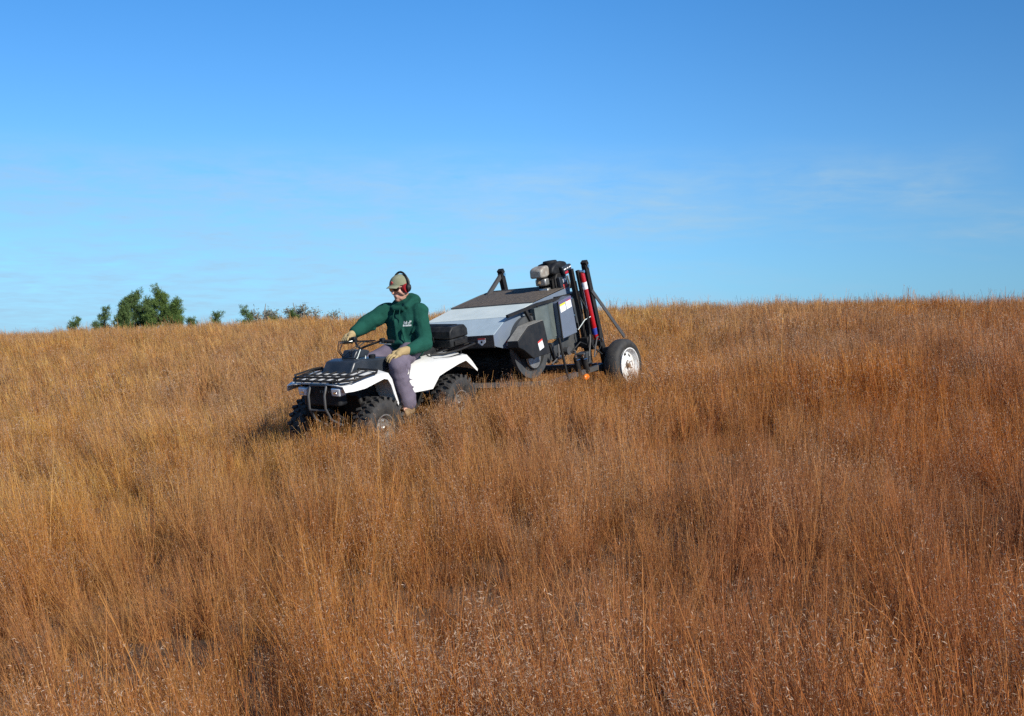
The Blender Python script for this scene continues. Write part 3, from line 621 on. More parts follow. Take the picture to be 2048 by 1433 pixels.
def build_rider():
    p = thing('person', 'man in green hoodie, khaki cap and ear muffs riding the quad bike', 'person', toA((-.42, 0, .86)), RA)
    def off(b):
        b.v = [(x + .42, y, z - .86) for x, y, z in b.v]; return b
    H = Vector((-.458, -.018, 1.533)); HS = 1.07; fw = Vector((.99, -.13, -.13)).normalized(); lf = Vector((.13, .99, 0)).normalized(); up = lf.cross(fw) * -1
    if up.z < 0: up = -up
    def hp(f, l, u): return H + (fw * f + lf * l + up * u) * HS
    J = dict(hip=(-.42,0,.90), chest=(-.455,0,1.16), neck=(-.475,0,1.36), lsh=(-.485,.185,1.29), rsh=(-.43,-.185,1.295), lel=(-.385,.295,.965), lwr=(-.06,.300,.935),
             rel=(-.20,-.32,1.19), rwr=(-.02,-.345,1.115), lkn=(.135,.315,.825), lan=(.035,.345,.42), rkn=(.0,-.26,.80), ran=(-.06,-.36,.38), lhp=(-.36,.10,.885), rhp=(-.36,-.10,.885))
    # one continuous body
    b = MB()
    cap_(b, (-.42,0,.92), J['chest'], .125, .13, ((1,0,0), .75)); cap_(b, J['chest'], (-.465,0,1.27), .13, .13, ((1,0,0), .72))
    cap_(b, (-.47,-.12,1.30), (-.475,.12,1.30), .06, .06); cap_(b, J['neck'], hp(-.02,0,-.08), .056, .052)
    cap_(b, J['lsh'], J['lel'], .052, .042); cap_(b, J['lel'], J['lwr'], .042, .028); cap_(b, J['rsh'], J['rel'], .052, .042); cap_(b, J['rel'], J['rwr'], .042, .028)
    cap_(b, J['lhp'], J['lkn'], .085, .058); cap_(b, J['lkn'], J['lan'], .056, .038); cap_(b, J['rhp'], J['rkn'], .085, .058); cap_(b, J['rkn'], J['ran'], .056, .038)
    cap_(b, J['lan'], (.16,.36,.345), .038, .035); cap_(b, J['ran'], (.06,-.37,.32), .038, .035)
    # head with brow, nose, mouth, chin, ears
    cap_(b, hp(-.02,0,.035), hp(.015,0,.03), .082, .078); cap_(b, hp(.02,0,-.03), hp(.03,0,-.07), .066, .052); cap_(b, hp(.05,0,-.100), hp(.058,0,-.100), .030, .026)
    cap_(b, hp(.086,0,.008), hp(.108,0,-.025), .010, .014); cap_(b, hp(.07,-.03,-.0), hp(.07,.03,-.0), .02, .02)
    cap_(b, hp(.079,-.017,-.058), hp(.079,.017,-.058), .0085, .0085); cap_(b, hp(.078,-.016,-.072), hp(.078,.016,-.072), .008, .008)
    for s in (1,-1): cap_(b, hp(-.02,s*.045,-.055), hp(.04,s*.026,-.085), .032, .027)
    for s in (1,-1): cap_(b, hp(-.005,s*.082,.01), hp(-.012,s*.086,-.02), .014, .012); cap_(b, hp(.055,s*.045,-.02), hp(.03,s*.055,-.04), .022, .03)
    # hands inside the gloves
    cap_(b, J['lwr'], (.02,.285,.94), .026, .03); cap_(b, J['rwr'], (.05,-.35,1.10), .026, .028)
    body = blob('body', off(b), 'skin', p, .0085, 3)
    # trousers
    b = MB(); cap_(b, (-.43,-.07,.90), (-.43,.07,.90), .135, .135, ((0,0,1), .8)); cap_(b, J['lhp'], (-.10,.22,.86), .112, .098); cap_(b, (-.10,.22,.86), J['lkn'], .098, .082); cap_(b, J['lkn'], (.10,.325,.66), .084, .080)
    cap_(b, (.10,.325,.66), (.055,.345,.48), .092, .104, ((0,1,0), .75)); cap_(b, (.055,.345,.48), (.05,.347,.445), .106, .100, ((0,1,0), .75))
    cap_(b, J['rhp'], J['rkn'], .105, .078); cap_(b, J['rkn'], J['ran'], .080, .074)
    # folds
    for t, r in ((.25,.02),(.45,.018),(.62,.02),(.8,.016)):
        z = .80 - .36 * t; cap_(b, (.17 - .09*t, .39, z), (.02 - .03*t, .405 , z - .05), r*.55, r*.35)
    for (a, c) in (((-.02,.36,.84),(.06,.385,.74)), ((-.06,.33,.80),(.05,.39,.70)), ((-.2,.27,.93),(-.05,.33,.90)), ((-.26,.25,.88),(-.12,.31,.84))): cap_(b, a, c, .013, .008)
    blob('trousers', off(b), 'jeans', p, .0095, 4, .007, 8)
    # hoodie : torso, sleeves, folds, hood, pocket
    b = MB(); cap_(b, (-.455,-.055,.93), (-.47,-.075,1.20), .158, .150, ((1,0,0), .92)); cap_(b, (-.455,.055,.93), (-.47,.075,1.20), .158, .150, ((1,0,0), .92)); cap_(b, (-.47,-.10,1.24), (-.475,.10,1.24), .120, .120)
    cap_(b, (-.44,-.17,1.285), (-.485,.17,1.285), .080, .082)
    cap_(b, (-.40,0,1.02), (-.42,0,1.16), .135, .13); cap_(b, (-.555,-.07,.925), (-.555,.08,.915), .072, .075); cap_(b, (-.35,-.1,.94), (-.35,.1,.94), .075, .075)
    cap_(b, (-.48,.11,1.315), (-.485,.20,1.275), .075, .088); cap_(b, J['lsh'], J['lel'], .090, .080); cap_(b, J['lel'], (-.12,.305,.945), .082, .060); cap_(b, (-.12,.305,.945), (-.085,.303,.942), .054, .052)
    cap_(b, J['rsh'], J['rel'], .098, .088); cap_(b, J['rel'], (-.06,-.34,1.135), .086, .064); cap_(b, (-.06,-.34,1.132), (-.035,-.343,1.122), .052, .050)
    cap_(b, (-.475,-.06,1.345), (-.475,.06,1.345), .085, .085); cap_(b, (-.53,-.03,1.40), (-.53,.09,1.395), .072, .070); cap_(b, (-.58,.02,1.41), (-.57,.08,1.39), .062, .058)
    cap_(b, (-.40,.09,1.35), (-.50,.115,1.40), .038, .045); cap_(b, (-.40,-.085,1.335), (-.50,-.10,1.38), .036, .040); cap_(b, (-.375,-.05,1.325), (-.375,.06,1.325), .032, .032)
    for (a, c, r0, r1) in (
                           ((-.40,.235,1.22),(-.345,.17,1.08),.018,.012), 
                           ((-.30,-.22,1.28),(-.22,-.34,1.25),.016,.01), ((-.25,-.24,1.14),(-.17,-.36,1.11),.018,.01), ((-.295,.0,1.22),(-.275,.02,1.02),.012,.010),
                           ((-.29,.09,1.12),(-.27,.13,1.0),.014,.01), ((-.58,.18,.97),(-.57,.05,.93),.02,.015), ((-.10,-.29,1.17),(-.08,-.39,1.14),.014,.01)):
        cap_(b, a, c, r0, r1)
    cap_(b, (-.285,-.08,.98), (-.285,.08,.98), .03, .03); cap_(b, (-.64,-.06,.90), (-.65,.12,.88), .034, .034)
    hd = blob('hoodie', off(b), 'green', p, .0085, 5, .0085, 8.5)
    off(MB().tube([(-.345,.045,1.33),(-.318,.052,1.28),(-.305,.050,1.19),(-.302,.05,1.15)], .0042, 6)).build('drawstring', 'green', hd)
    off(MB().tube([(-.345,-.025,1.32),(-.322,-.03,1.27),(-.305,-.03,1.22),(-.298,-.03,1.14)], .0042, 6)).build('drawstring', 'green', hd)
    # printed chest mark : small wavy picture above a bar of lettering
    def on_chest(y, z):       # project to the hoodie surface along -x
        dg = bpy.context.evaluated_depsgraph_get(); ok, loc, nrm, _ = hd.ray_cast(Vector((.6, y, z - .86)), Vector((-1, 0, 0)))
        return (loc.x + .0025, y, z - .86) if ok else (.17, y, z - .86)
    bpy.context.view_layer.update()
    def patch(y0, y1, z0, z1, f=None, nx=10, nz=4):
        vs = []; 
        for i in range(nx + 1):
            for j in range(nz + 1):
                y = y0 + (y1 - y0) * i / nx; z = z0 + (z1 - z0) * j / nz
                if f: z += f(i / nx) * (j / nz)
                vs.append(on_chest(y, z))
        return MB().add(vs, [(i*(nz+1)+j, i*(nz+1)+j+1, (i+1)*(nz+1)+j+1, (i+1)*(nz+1)+j) for i in range(nx) for j in range(nz)])
    lg = MB()
    for q in (patch(.085,.165,1.150,1.168, lambda t: .004*math.sin(t*20)), patch(.090,.130,1.176,1.198, lambda t: .008*math.sin(t*9)), patch(.138,.158,1.176,1.188, lambda t: .012*t), patch(.150,.168,1.190,1.206)):
        lg.add(q.v, q.f)
    lg.build('chest_print', 'logo', hd)
    # gloves with fingers
    def glove(wr, pts_palm, fingers, cuff):
        b = MB(); cap_(b, wr, pts_palm[0], cuff[0], cuff[1]); cap_(b, pts_palm[0], pts_palm[1], .036, .034)
        if len(pts_palm) > 2: cap_(b, pts_palm[0], pts_palm[2], .036, .032)
        for f in fingers:
            for i in range(len(f) - 1): cap_(b, f[i], f[i+1], .0130 - .0012*i, .0120 - .0012*i, n=10)
        return blob('glove', off(b), 'glove', p, .0055, 2, .0015, 30)
    # left hand lies on the thigh, fingers draped over the inside of the knee
    hx, hz = .085, -.014
    lfing = [[(px_ + hx, py_, pz_ + hz) for px_, py_, pz_ in f_] for f_ in (
             [(.015,.325,.935),(.060,.325,.925),(.085,.315,.900),(.090,.305,.875)], [(.025,.300,.945),(.075,.295,.935),(.105,.285,.910),(.112,.275,.880)],
             [(.025,.275,.950),(.075,.265,.940),(.103,.255,.915),(.108,.248,.888)], [(.018,.250,.948),(.060,.236,.938),(.085,.228,.916),(.090,.222,.895)], [(-.05,.255,.945),(-.015,.222,.935),(.020,.212,.915)])]
    glove((-.085,.303,.942), [(.025,.29,.942),(.095,.315,.931),(.095,.268,.936)], lfing, (.048,.044))
    # right hand closed on the throttle grip
    rf = []
    for k in range(4):
        y = -.285 - .026*k; gx = .105 - .003*k; gz = 1.075 - .003*k
        rf.append([(gx-.03,y,gz+.030),(gx+.012,y,gz+.032),(gx+.036,y,gz+.006),(gx+.018,y,gz-.026),(gx-.012,y,gz-.026)])
    rf.append([(.03,-.285,1.085),(.07,-.265,1.055),(.105,-.262,1.045)])
    glove((-.045,-.343,1.125), [(.03,-.335,1.11),(.07,-.300,1.108),(.07,-.355,1.104)], rf, (.044,.040))
    # boots
    for (a, t, s) in (((.04,.345,.42),(.185,.37,.335),1), ((-.06,-.36,.38),(.08,-.38,.315),-1)):
        b = MB(); ax, ay, az = a; tx, ty, tz = t
        cap_(b, a, (ax-.01,ay,az-.06), .052, .052); cap_(b, (ax-.02,ay,tz+.012), (tx-.02,ty,tz+.005), .046, .044, ((0,0,1), .85)); cap_(b, (ax+.02,ay,az-.05), (tx-.06,ty,tz+.02), .045, .04)
        bt = blob('boot', off(b), 'boot', p, .008, 3)
        off(MB().prism([(ax-.075,ay-.040),(ax-.075,ay+.040),(ax+.04,ay+.046),(tx+.01,ty+.042),(tx+.028,ty),(tx+.01,ty-.042),(ax+.04,ay-.046)], tz-.045, tz-.022, 'z')).build('sole', 'black', bt, .004)
    # cap
    b = MB(); n = 22; m = 7; vs = []; 
    for j in range(m + 1):
        t = j / m * math.pi / 2
        for k in range(n):
            a = 2 * math.pi * k / n; f = .112 * math.cos(a); l = .092 * math.sin(a)
            vs.append(hp(-.008 + f * math.cos(t*.97), l * math.cos(t*.97), .038 + .094 * math.sin(t) + (.006*math.cos(a) if j == 0 else 0)))
    b.add(vs, [(j*n+k, j*n+(k+1)%n, (j+1)*n+(k+1)%n, (j+1)*n+k) for j in range(m) for k in range(n)] + [tuple(m*n+k for k in range(n))])
    cp = off(b).build('cap', 'cap', p, angle=60); so_ = cp.modifiers.new('solid', 'SOLIDIFY'); so_.thickness = .004
    rows = []
    for i in range(6):
        t = i / 5; rows.append([hp(.090 + .070 * t * math.cos((j/8 - .5) * 1.6) - .030*(abs(j/8 - .5)*2)**2, (j/8 - .5) * .150 * (1 - .12*t), .054 - .016*t - .016*(abs(j/8 - .5)*2)**2) for j in range(9)])
    rows = [[(v.x + .42, v.y, v.z - .86) for v in r] for r in rows]
    sheet('visor', rows, 'cap', cp, .004)
    off(MB().ball(hp(-.008,0,.134), .007, 8, 5)).build('button', 'cap', cp)
    em = MB()
    for (l0, u0, r) in ((0,.080,.010),(.012,.074,.007),(-.012,.074,.007),(0,.064,.008)): em.ball(hp(.099 - (u0-.06)*.35, l0, u0), (.006,r,r), 8, 6)
    off(em).build('cap_emblem', 'stickred', cp)
    # sunglasses
    g = MB()
    for s in (1,-1):
        g.add([hp(.098,s*.006,.026), hp(.092,s*.036,.028), hp(.076,s*.060,.022), hp(.076,s*.058,-.002), hp(.090,s*.034,-.012), hp(.098,s*.008,-.004), 
               hp(.090,s*.006,.026), hp(.084,s*.036,.028), hp(.068,s*.058,.022), hp(.068,s*.056,-.002), hp(.082,s*.034,-.012), hp(.090,s*.008,-.004)],
              [(0,1,2,3,4,5),(11,10,9,8,7,6)] + [(i,i+6,(i+1)%6+6,(i+1)%6) for i in range(6)])
        g.tube([hp(.074,s*.060,.020), hp(.04,s*.082,.020), hp(-.01,s*.088,.018)], .0035, 6)
    g.tube([hp(.097,-.008,.018), hp(.101,0,.020), hp(.097,.008,.018)], .0035, 6)
    off(g).build('sunglasses', 'lens', p)
    # ear muffs : cups, cushions, over-head band
    em = MB(); em.tube([hp(-.016 - .030*math.sin(a), (.116 - .018*math.sin(a))*math.cos(a), .012 + .136*math.sin(a)) for a in [math.pi*k/16 for k in range(17)]], .012, 8)
    v0 = len(em.v)
    ear = off(em).build('ear_muffs', 'black', p)
    for s in (1,-1):
        c0 = hp(.004, s*.076, .0); c1 = hp(.002, s*.100, .0); c2 = hp(-.030, s*.112, -.002); c3 = hp(-.020, s*.094, 0)
        off(MB().tube([c0, c0 + lf*s*.006, c1], [.044,.050,.046], 22)).build('ear_cushion', 'muffred', ear)
        off(MB().tube([c3, c3 + lf*s*.010, c2], [.046,.047,.032], 22)).build('ear_cup', 'black' , ear)
        off(MB().tube([hp(-.012,s*.108,.022), hp(-.012,s*.119,.004)], .004, 6)).build('ear_cup_arm', 'chrome', ear)
    # hair at the nape and temples
    b = MB(); cap_(b, hp(-.075,-.03,.01), hp(-.075,.03,.01), .03, .03); cap_(b, hp(-.07,-.02,-.03), hp(-.07,.02,-.03), .028, .028)
    for s in (1,-1): cap_(b, hp(-.03,s*.076,.035), hp(.02,s*.076,.035), .012, .010)
    blob('hair', off(b), 'hair', p, .007, 2)
    return p
build_rider()
# ------------------------------------------------------------------ towed seed harvester
def build_harvester():
    h = thing('seed_harvester', 'galvanised pull behind seed harvester with motor and lift masts, hitched to the quad', 'trailer', OT, RT)
    h.scale = (KT, KT, KT)
    yN, yF = .50, -.60
    # hopper skins (each a folded sheet of its own)
    def slab(name, m, pts, parent=h, t=.006, inset=0.0):   # quad pts (x,z) edge to edge, across the width
        (x0, z0), (x1, z1) = pts; d = Vector((x1 - x0, 0, z1 - z0)); n = Vector((-d.z, 0, d.x)).normalized()
        if n.z < -.01: n = -n
        a, b = Vector((x0, yF + inset, z0)), Vector((x1, yF + inset, z1)); c, e = Vector((x1, yN - inset, z1)), Vector((x0, yN - inset, z0)); k = -n * t
        return MB().add([a, b, c, e, a + k, b + k, c + k, e + k], [(0,1,2,3),(7,6,5,4),(0,4,5,1),(1,5,6,2),(2,6,7,3),(3,7,4,0)]).build(name, m, parent)
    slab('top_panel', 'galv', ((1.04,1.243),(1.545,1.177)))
    slab('front_panel', 'galvgrazed', ((1.547,1.175),(1.834,1.041)))
    lip = slab('front_lip', 'lip', ((1.840,1.038),(1.846,.921)))
    MB().bar((1.837,yF,.915),(1.837,yN,.915),.03,.012).build('lip_edge', 'steelblack', lip)
    # seed screen over the hopper, gently domed
    prof = [(1.045,1.250),(.90,1.262),(.75,1.274),(.60,1.287),(.48,1.297),(.36,1.308),(.25,1.312)]
    rows = [[(x, yF + (yN - yF) * j / 8, z + .022 * math.sin(math.pi * i / 6) * (1 - (2*j/8 - 1)**4)) for j in range(9)] for i, (x, z) in enumerate(prof)]
    sheet('seed_screen', rows, 'screen', h, .008)
    ed = MB(); ed.tube([(1.045,yF,1.25),(.48,yF,1.303),(.25,yF,1.318),(.25,yN,1.318)], .010, 6); ed.tube([(1.045,yF,1.247),(1.045,yN,1.247)], .006, 6); ed.build('screen_rim', 'frame', h)
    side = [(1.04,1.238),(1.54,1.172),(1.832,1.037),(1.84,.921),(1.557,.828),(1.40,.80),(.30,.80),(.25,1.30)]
    MB().prism(side, yF + .002, yF + .010).build('side_panel', 'galvsidedim', h)
    near = MB().prism(side, yN - .010, yN - .002).build('side_panel', 'galvsidedim', h)
    MB().prism([(.25,.80),(.27,1.30),(.25,1.30),(.23,.80)], yF + .012, yN - .012).build('rear_panel', 'greymetal', h)
    MB().prism([(.30,.79),(1.35,.79),(1.0,.86),(.30,.86)], yF + .012, yN - .012).build('hopper_floor', 'greymetal', h)
    # beater brush drum : bristles round a dark shaft
    b = MB().tube([(1.36,yF + .03,.66),(1.36,yN - .03,.66)], .17, 28)
    g = random.Random(3)
    for k in range(900):
        a = g.uniform(0, 2*math.pi); y = g.uniform(yF + .04, yN - .04); r = g.uniform(.26,.30); w = .006
        c, s = math.cos(a), math.sin(a); a2 = a + g.uniform(-.12,.12)
        b.add([(1.36 + .16*c - w*s, y - w, .66 + .16*s + w*c), (1.36 + .16*c + w*s, y + w, .66 + .16*s - w*c), (1.36 + r*math.cos(a2), y, .66 + r*math.sin(a2))], [(0,1,2)])
    b.build('beater_brush', 'black', h, smooth=False)
    # ring-shaped end housing and pulley
    rg = MB().lathe([(0,.33),(.05,.335),(.05,.26),(0,.26),(0,.33)], (1.27,yN + .004,.80), 'y', 48).build('drum_housing', 'plate', h)
    MB().tube([(1.27,yN + .002,.80),(1.27,yN + .014,.80)], .27, 36).build('housing_plate', 'steelblack', rg)
    pl = MB().lathe([(0,.02),(0,.12),(.012,.105),(.024,.12),(.024,.02)], (1.22,yN + .02,.68), 'y', 30); pl.tube([(1.22,yN+.01,.68),(1.22,yN+.06,.68)], .022, 12); pl.build('pulley', 'alloy', h)
    # belt guard box
    gp = [(1.70,.935),(1.47,1.052),(1.18,1.062),(1.135,.70),(1.46,.708),(1.615,.827),(1.70,.868)]
    gd = MB().prism(gp, .56, .70).build('belt_guard', 'guard', h, .006)
    top = [(1.70,.938),(1.47,1.055),(1.18,1.065)]
    MB().add([(x, y, z + .004) for y in (.565, .692) for x, z in top] + [(x, y, z) for y in (.565, .692) for x, z in top], [(0,1,4,3),(1,2,5,4),(6,9,10,7),(7,10,11,8),(0,3,9,6),(2,8,11,5),(0,6,7,1),(1,7,8,2),(3,4,10,9),(4,5,11,10)]).build('guard_top', 'guardtop', gd)
    def plate(name, m, pts, y, parent, t=.002):     # flat outline lying on a side face (x,z)
        return MB().prism(pts, y, y + t).build(name, m, parent)
    st = plate('warning_label', 'sticker', [(1.352,.860),(1.262,.880),(1.243,.785),(1.333,.765)], .7005, gd)
    plate('label_header', 'stickred', [(1.352,.862),(1.262,.882),(1.2585,.864),(1.3485,.844)], .703, st)
    ink = MB()
    for k in range(5):
        z = .832 - k*.013; ink.prism([(1.338 - k*.0026, z), (1.268 - k*.0026, z + .0155), (1.2675 - k*.0026, z + .0120), (1.3375 - k*.0026, z - .0035)], .7026, .7032)
    ink.build('label_text', 'greymetal', st)
    st2 = plate('warning_label', 'sticker', [(1.640,.930),(1.545,.955),(1.545,.905),(1.59,.862),(1.632,.885)], yN, near)
    plate('label_header', 'stickred', [(1.640,.931),(1.545,.956),(1.545,.938),(1.639,.913)], yN + .0022, st2)
    MB().tube([(1.590,yN+.002,.890),(1.590,yN+.0035,.890)], .008, 10).build('label_symbol', 'ink', st2)
    # shield-shaped label on the front lip
    def onlip(y, z, o): return (1.8405 + (1.038 - z) * .051 + o, y, z)
    sh = [(.30,1.012),(.395,1.012),(.395,.968),(.347,.935),(.30,.968)]
    s3 = MB().add([onlip(y, z, .0015) for y, z in sh] + [onlip(y, z, .0035) for y, z in sh], [(0,1,2,3,4),(9,8,7,6,5)] + [(i,i+5,(i+1)%5+5,(i+1)%5) for i in range(5)]).build('warning_label', 'sticker', lip)
    MB().add([onlip(y, z, o) for o in (.0036,.0046) for y, z in ((.30,1.013),(.395,1.013),(.395,.998),(.30,.998))], [(0,1,2,3),(7,6,5,4),(0,4,5,1),(1,5,6,2),(2,6,7,3),(3,7,4,0)]).build('label_header', 'stickred', s3)
    MB().add([onlip(y, z, o) for o in (.0036,.0046) for y, z in ((.337,.985),(.357,.985),(.360,.967),(.347,.958),(.334,.967))], [(0,1,2,3,4),(9,8,7,6,5)] + [(i,i+5,(i+1)%5+5,(i+1)%5) for i in range(5)]).build('label_symbol', 'ink', s3)
    # outer frame rails beside the hopper
    fr = MB(); fr.bar((1.63,.56,1.192),(1.04,.56,1.222),.030,.030); fr.bar((1.04,.56,1.222),(.62,.56,1.215),.030,.030); fr.bar((1.29,.56,1.20),(1.19,.56,1.02),.034,.034); fr.bar((1.29,.56,1.17),(1.05,.53,1.11),.014,.014); fr.bar((1.055,.56,1.21),(1.04,.56,1.08),.016,.016)
    fr.bar((.60,.56,1.22),(.60,.30,1.22),.03,.03); fr.build('upper_frame', 'steelblack', h)
    # curved grey air duct and blue-grey control box
    rows = [[(1.15 - .37*u, .58 + .05*math.sin(math.pi*min(u*1.25,1)), zt) for u in [k/8 for k in range(9)]] for zt in (1.195,1.10,1.0,.92,.825)]
    dct = sheet('air_duct', rows, 'greymetal', h, .01)
    MB().prism([(1.15,.825),(1.15,1.19),(.78,1.19),(.78,.80)], .53, .575).build('duct_back', 'greymetal', dct)
    cb = MB().prism([(.772,1.19),(.485,1.225),(.458,.80),(.770,.785)], .52, .645).build('control_box', 'panel', h, .008)
    lb1 = plate('operator_label', 'sticker', [(.745,1.158),(.630,1.172),(.622,1.085),(.738,1.070)], .6455, cb)
    plate('label_header', 'stickyel', [(.745,1.160),(.630,1.174),(.629,1.154),(.743,1.140)], .648, lb1)
    lb2 = plate('operator_label', 'sticker', [(.618,1.174),(.510,1.188),(.500,1.102),(.610,1.088)], .6455, cb)
    plate('label_header', 'stickred', [(.60,1.180),(.512,1.191),(.511,1.184),(.60,1.173)], .648, lb2)
    plate('maker_plate', 'stickpur', [(.765,1.186),(.490,1.221),(.489,1.194),(.762,1.162)], .6455, cb)
    tx = MB()
    for x0, z0 in ((.735,1.134),(.612,1.150)):
        for k in range(4): tx.prism([(x0 - .004, z0 - k*.014), (x0 - .095, z0 - k*.014 + .0115), (x0 - .0953, z0 - k*.014 + .0085), (x0 - .0043, z0 - k*.014 - .003)], .6478, .6484)
    tx.build('label_text', 'greymetal', cb)
    for x, z in ((.47,.84),(.475,1.0),(.48,1.19),(.76,.81)): MB().tube([(x-.0,.643,z),(x,.652,z)], .007, 8).build('box_bolt', 'chrome', cb)
    MB().bar((.778,.650,1.20),(.785,.650,.77),.012,.016).build('box_edge', 'steelblack', cb)
    # lower skid plate with rusty lower edge
    lp = MB().prism([(.22,.875),(.74,.76),(1.10,.70),(1.02,.55),(.36,.565),(.22,.66)], .50, .515).build('lower_plate', 'plate', h)
    MB().bar((.36,.518,.575),(1.0,.518,.56),.012,.02).bar((.225,.518,.66),(.36,.518,.575),.012,.02).bar((.235,.518,.87),(.228,.518,.67),.01,.015).build('rusty_edge', 'rusty', lp)
    # motor : cylinder block, cowl, air cleaner, fuel tank, silencer
    mo = MB().prism([(.40,1.235),(.40,1.42),(.36,1.47),(.20,1.47),(.16,1.24)], .22, .43).build('motor', 'steelblack', h, .012)
    f = MB()
    for k in range(7): f.box((.402, .23 + k*.028, 1.26), (.435, .238 + k*.028, 1.42))
    f.build('cooling_fins', 'steelblack', mo)
    MB().prism([(.445,1.478),(.425,1.540),(.36,1.582),(.24,1.592),(.16,1.575),(.125,1.52),(.13,1.46),(.20,1.45),(.38,1.455)], .20, .43).build('blower_cowl', 'black', mo, .02)
    MB().tube([(.30,.32,1.575),(.30,.32,1.610)], .075, 24).build('starter_cover', 'black', mo, .01)
    ac = MB().prism([(.315,1.530),(.285,1.43),(.135,1.45),(.14,1.545)], .432, .475).build('air_cleaner', 'navy', mo, .012)
    MB().prism([(.290,1.500),(.245,1.507),(.243,1.495),(.288,1.488)], .4755, .477).build('cowl_lettering', 'sticker', ac)
    MB().prism([(.230,1.509),(.205,1.513),(.203,1.501),(.228,1.497)], .4755, .477).build('cowl_lettering', 'sticker', ac)
    MB().prism([(.190,1.515),(.152,1.521),(.150,1.509),(.188,1.503)], .4755, .477).build('cowl_lettering', 'sticker', ac)
    MB().prism([(.28,1.467),(.15,1.488),(.148,1.462),(.27,1.443)], .4756, .477).build('cowl_stripe', 'red', ac)
    pnl = MB().prism([(.395,1.425),(.385,1.275),(.245,1.270),(.262,1.42)], .435, .475).build('motor_panel', 'navy', mo, .006)
    MB().prism([(.340,1.397),(.290,1.404),(.285,1.366),(.333,1.358)], .4755, .477).build('motor_number', 'sticker', pnl)
    MB().prism([(.345,1.338),(.262,1.350),(.254,1.300),(.335,1.287)], .4755, .4765).build('motor_badge', 'stickred', pnl)
    fp = MB().tube([(.20,.44,1.26),(.21,.465,1.33),(.22,.46,1.42)], .012, 8).build('oil_tube', 'alloy', mo)
    MB().box((.13,.44,1.27),(.19,.47,1.34)).build('oil_filter', 'steelblack', mo, .01)
    MB().prism([(.580,1.455),(.575,1.545),(.53,1.568),(.45,1.580),(.42,1.56),(.42,1.47),(.48,1.448)], .235, .385).build('silencer', 'shield', mo, .03)
    MB().tube([(.52,.30,1.46),(.53,.30,1.40),(.47,.30,1.37)], .020, 10).build('exhaust_pipe', 'rusty', mo)
    MB().box((.44,.25,1.36),(.52,.38,1.44)).build('carburettor_housing', 'alloy', mo, .015)
    MB().prism([(.44,1.24),(.52,1.24),(.49,1.33),(.44,1.33)], .27, .38).build('motor_bracket', 'alloy', mo, .006)
    mo.scale = (1.12, 1.06, 1.02); mo.location = (-.015, -.012, -.026)
    MB().prism([(.62,1.20),(.62,1.235),(.02,1.215),(.02,1.18)], .16, .54).build('motor_platform', 'steelblack', h)
    MB().prism([(.62,.86),(.62,1.20),(.02,1.18),(.02,.80)], .12, .48).build('motor_housing', 'plate', h)
    # lift masts
    def mast(y, s):
        m = MB(); m.bar((.130,y,1.515),(-.035,y,.22),.055,.065,(1,0,0)); m.bar((.150,y,1.52),(.105,y,1.545),.07,.05,(1,0,0)); ms = m.build('lift_mast', 'steelblack', h)
        MB().tube([(.115,y - .04,1.495),(.115,y + .04,1.495)], .020, 12).build('pivot_pin', 'chrome', ms)
        return ms
    mN = mast(.66, 1)
    MB().bar((.340,.60,1.50),(.245,.60,.55),.045,.045,(1,0,0)).bar((.300,.66,1.475),(.200,.66,.56),.03,.045,(1,0,0)).build('slide_channel', 'steelblack', h)
    MB().bar((.315,.632,1.36),(.278,.632,.98),.006,.012,(1,0,0)).bar((.300,.70,1.28),(.270,.70,1.02),.006,.010,(1,0,0)).build('slide_rail', 'chrome', h)
    cy = MB().tube([(.277,.70,1.445),(.274,.70,1.42),(.214,.70,.99),(.172,.70,.69),(.169,.70,.665)], [.022,.029,.030,.030,.024], 20).build('lift_cylinder', 'red', h)
    MB().tube([(.2625,.70,1.335),(.2510,.70,1.255)], .0312, 20).build('white_band', 'sticker', cy)
    MB().tube([(.1875,.70,.80),(.1770,.70,.725)], .0308, 20).build('cylinder_label', 'bluelabel', cy)
    MB().tube([(.280,.665,1.455),(.280,.735,1.455)], .016, 12).build('cylinder_eye', 'chrome', cy)
    MB().tube([(.150,.665,.650),(.150,.735,.650)], .014, 12).tube([(.05,.70,.66),(.045,.70,.62)], .014, 10).build('cylinder_foot', 'chrome', cy)
    MB().bar((.110,.695,1.215),(-.470,.695,.575),.010,.045,(1,0,0)).build('diagonal_brace', 'frame', h)
    mF = mast(-.50, -1)
    MB().bar((.125,-.50,1.50),(.52,-.50,1.26),.03,.045).build('diagonal_brace', 'frame', h)
    MB().bar((.04,-.53,.60),(.04,.69,.60),.06,.06).bar((.02,-.50,.30),(.02,.68,.30),.06,.06).build('cross_member', 'steelblack', h)
    # hydraulic hoses
    hs = MB(); hs.tube([(.165,.73,.69),(.23,.75,.70),(.33,.77,.60),(.38,.77,.50)], .009, 8); hs.tube([(.25,.68,.86),(.33,.72,.70),(.45,.75,.52)], .007, 8); hs.build('hydraulic_hose', 'frame', h)
    MB().tube([(.46,.66,.83),(.36,.70,.92),(.26,.72,.94)], .005, 8).build('control_rod', 'galv', h)
    for (a, c, r) in (((.72,.74,.565),(.685,.74,.33),.030), ((.57,.74,.545),(.52,.74,.36),.034)):
        j = MB().tube([a, c], r, 16).build('jack_leg', 'steelblack', h); MB().tube([(a[0],a[1],a[2]),(a[0]+.002,a[1],a[2]+.025)], .018, 10).tube([(a[0]-.03,a[1]+.03,a[2]-.03),(a[0]+.04,a[1]+.03,a[2]-.028)], .008, 8).build('jack_bolt', 'chrome', j)
    MB().tube([(.96,.72,.83),(.945,.74,.46),(.94,.75,.34)], .014, 10).build('depth_rod', 'steelblack', h)
    MB().ball((.640,.79,.325), (.055,.025,.036), 14, 8).build('side_reflector', 'orange', h)
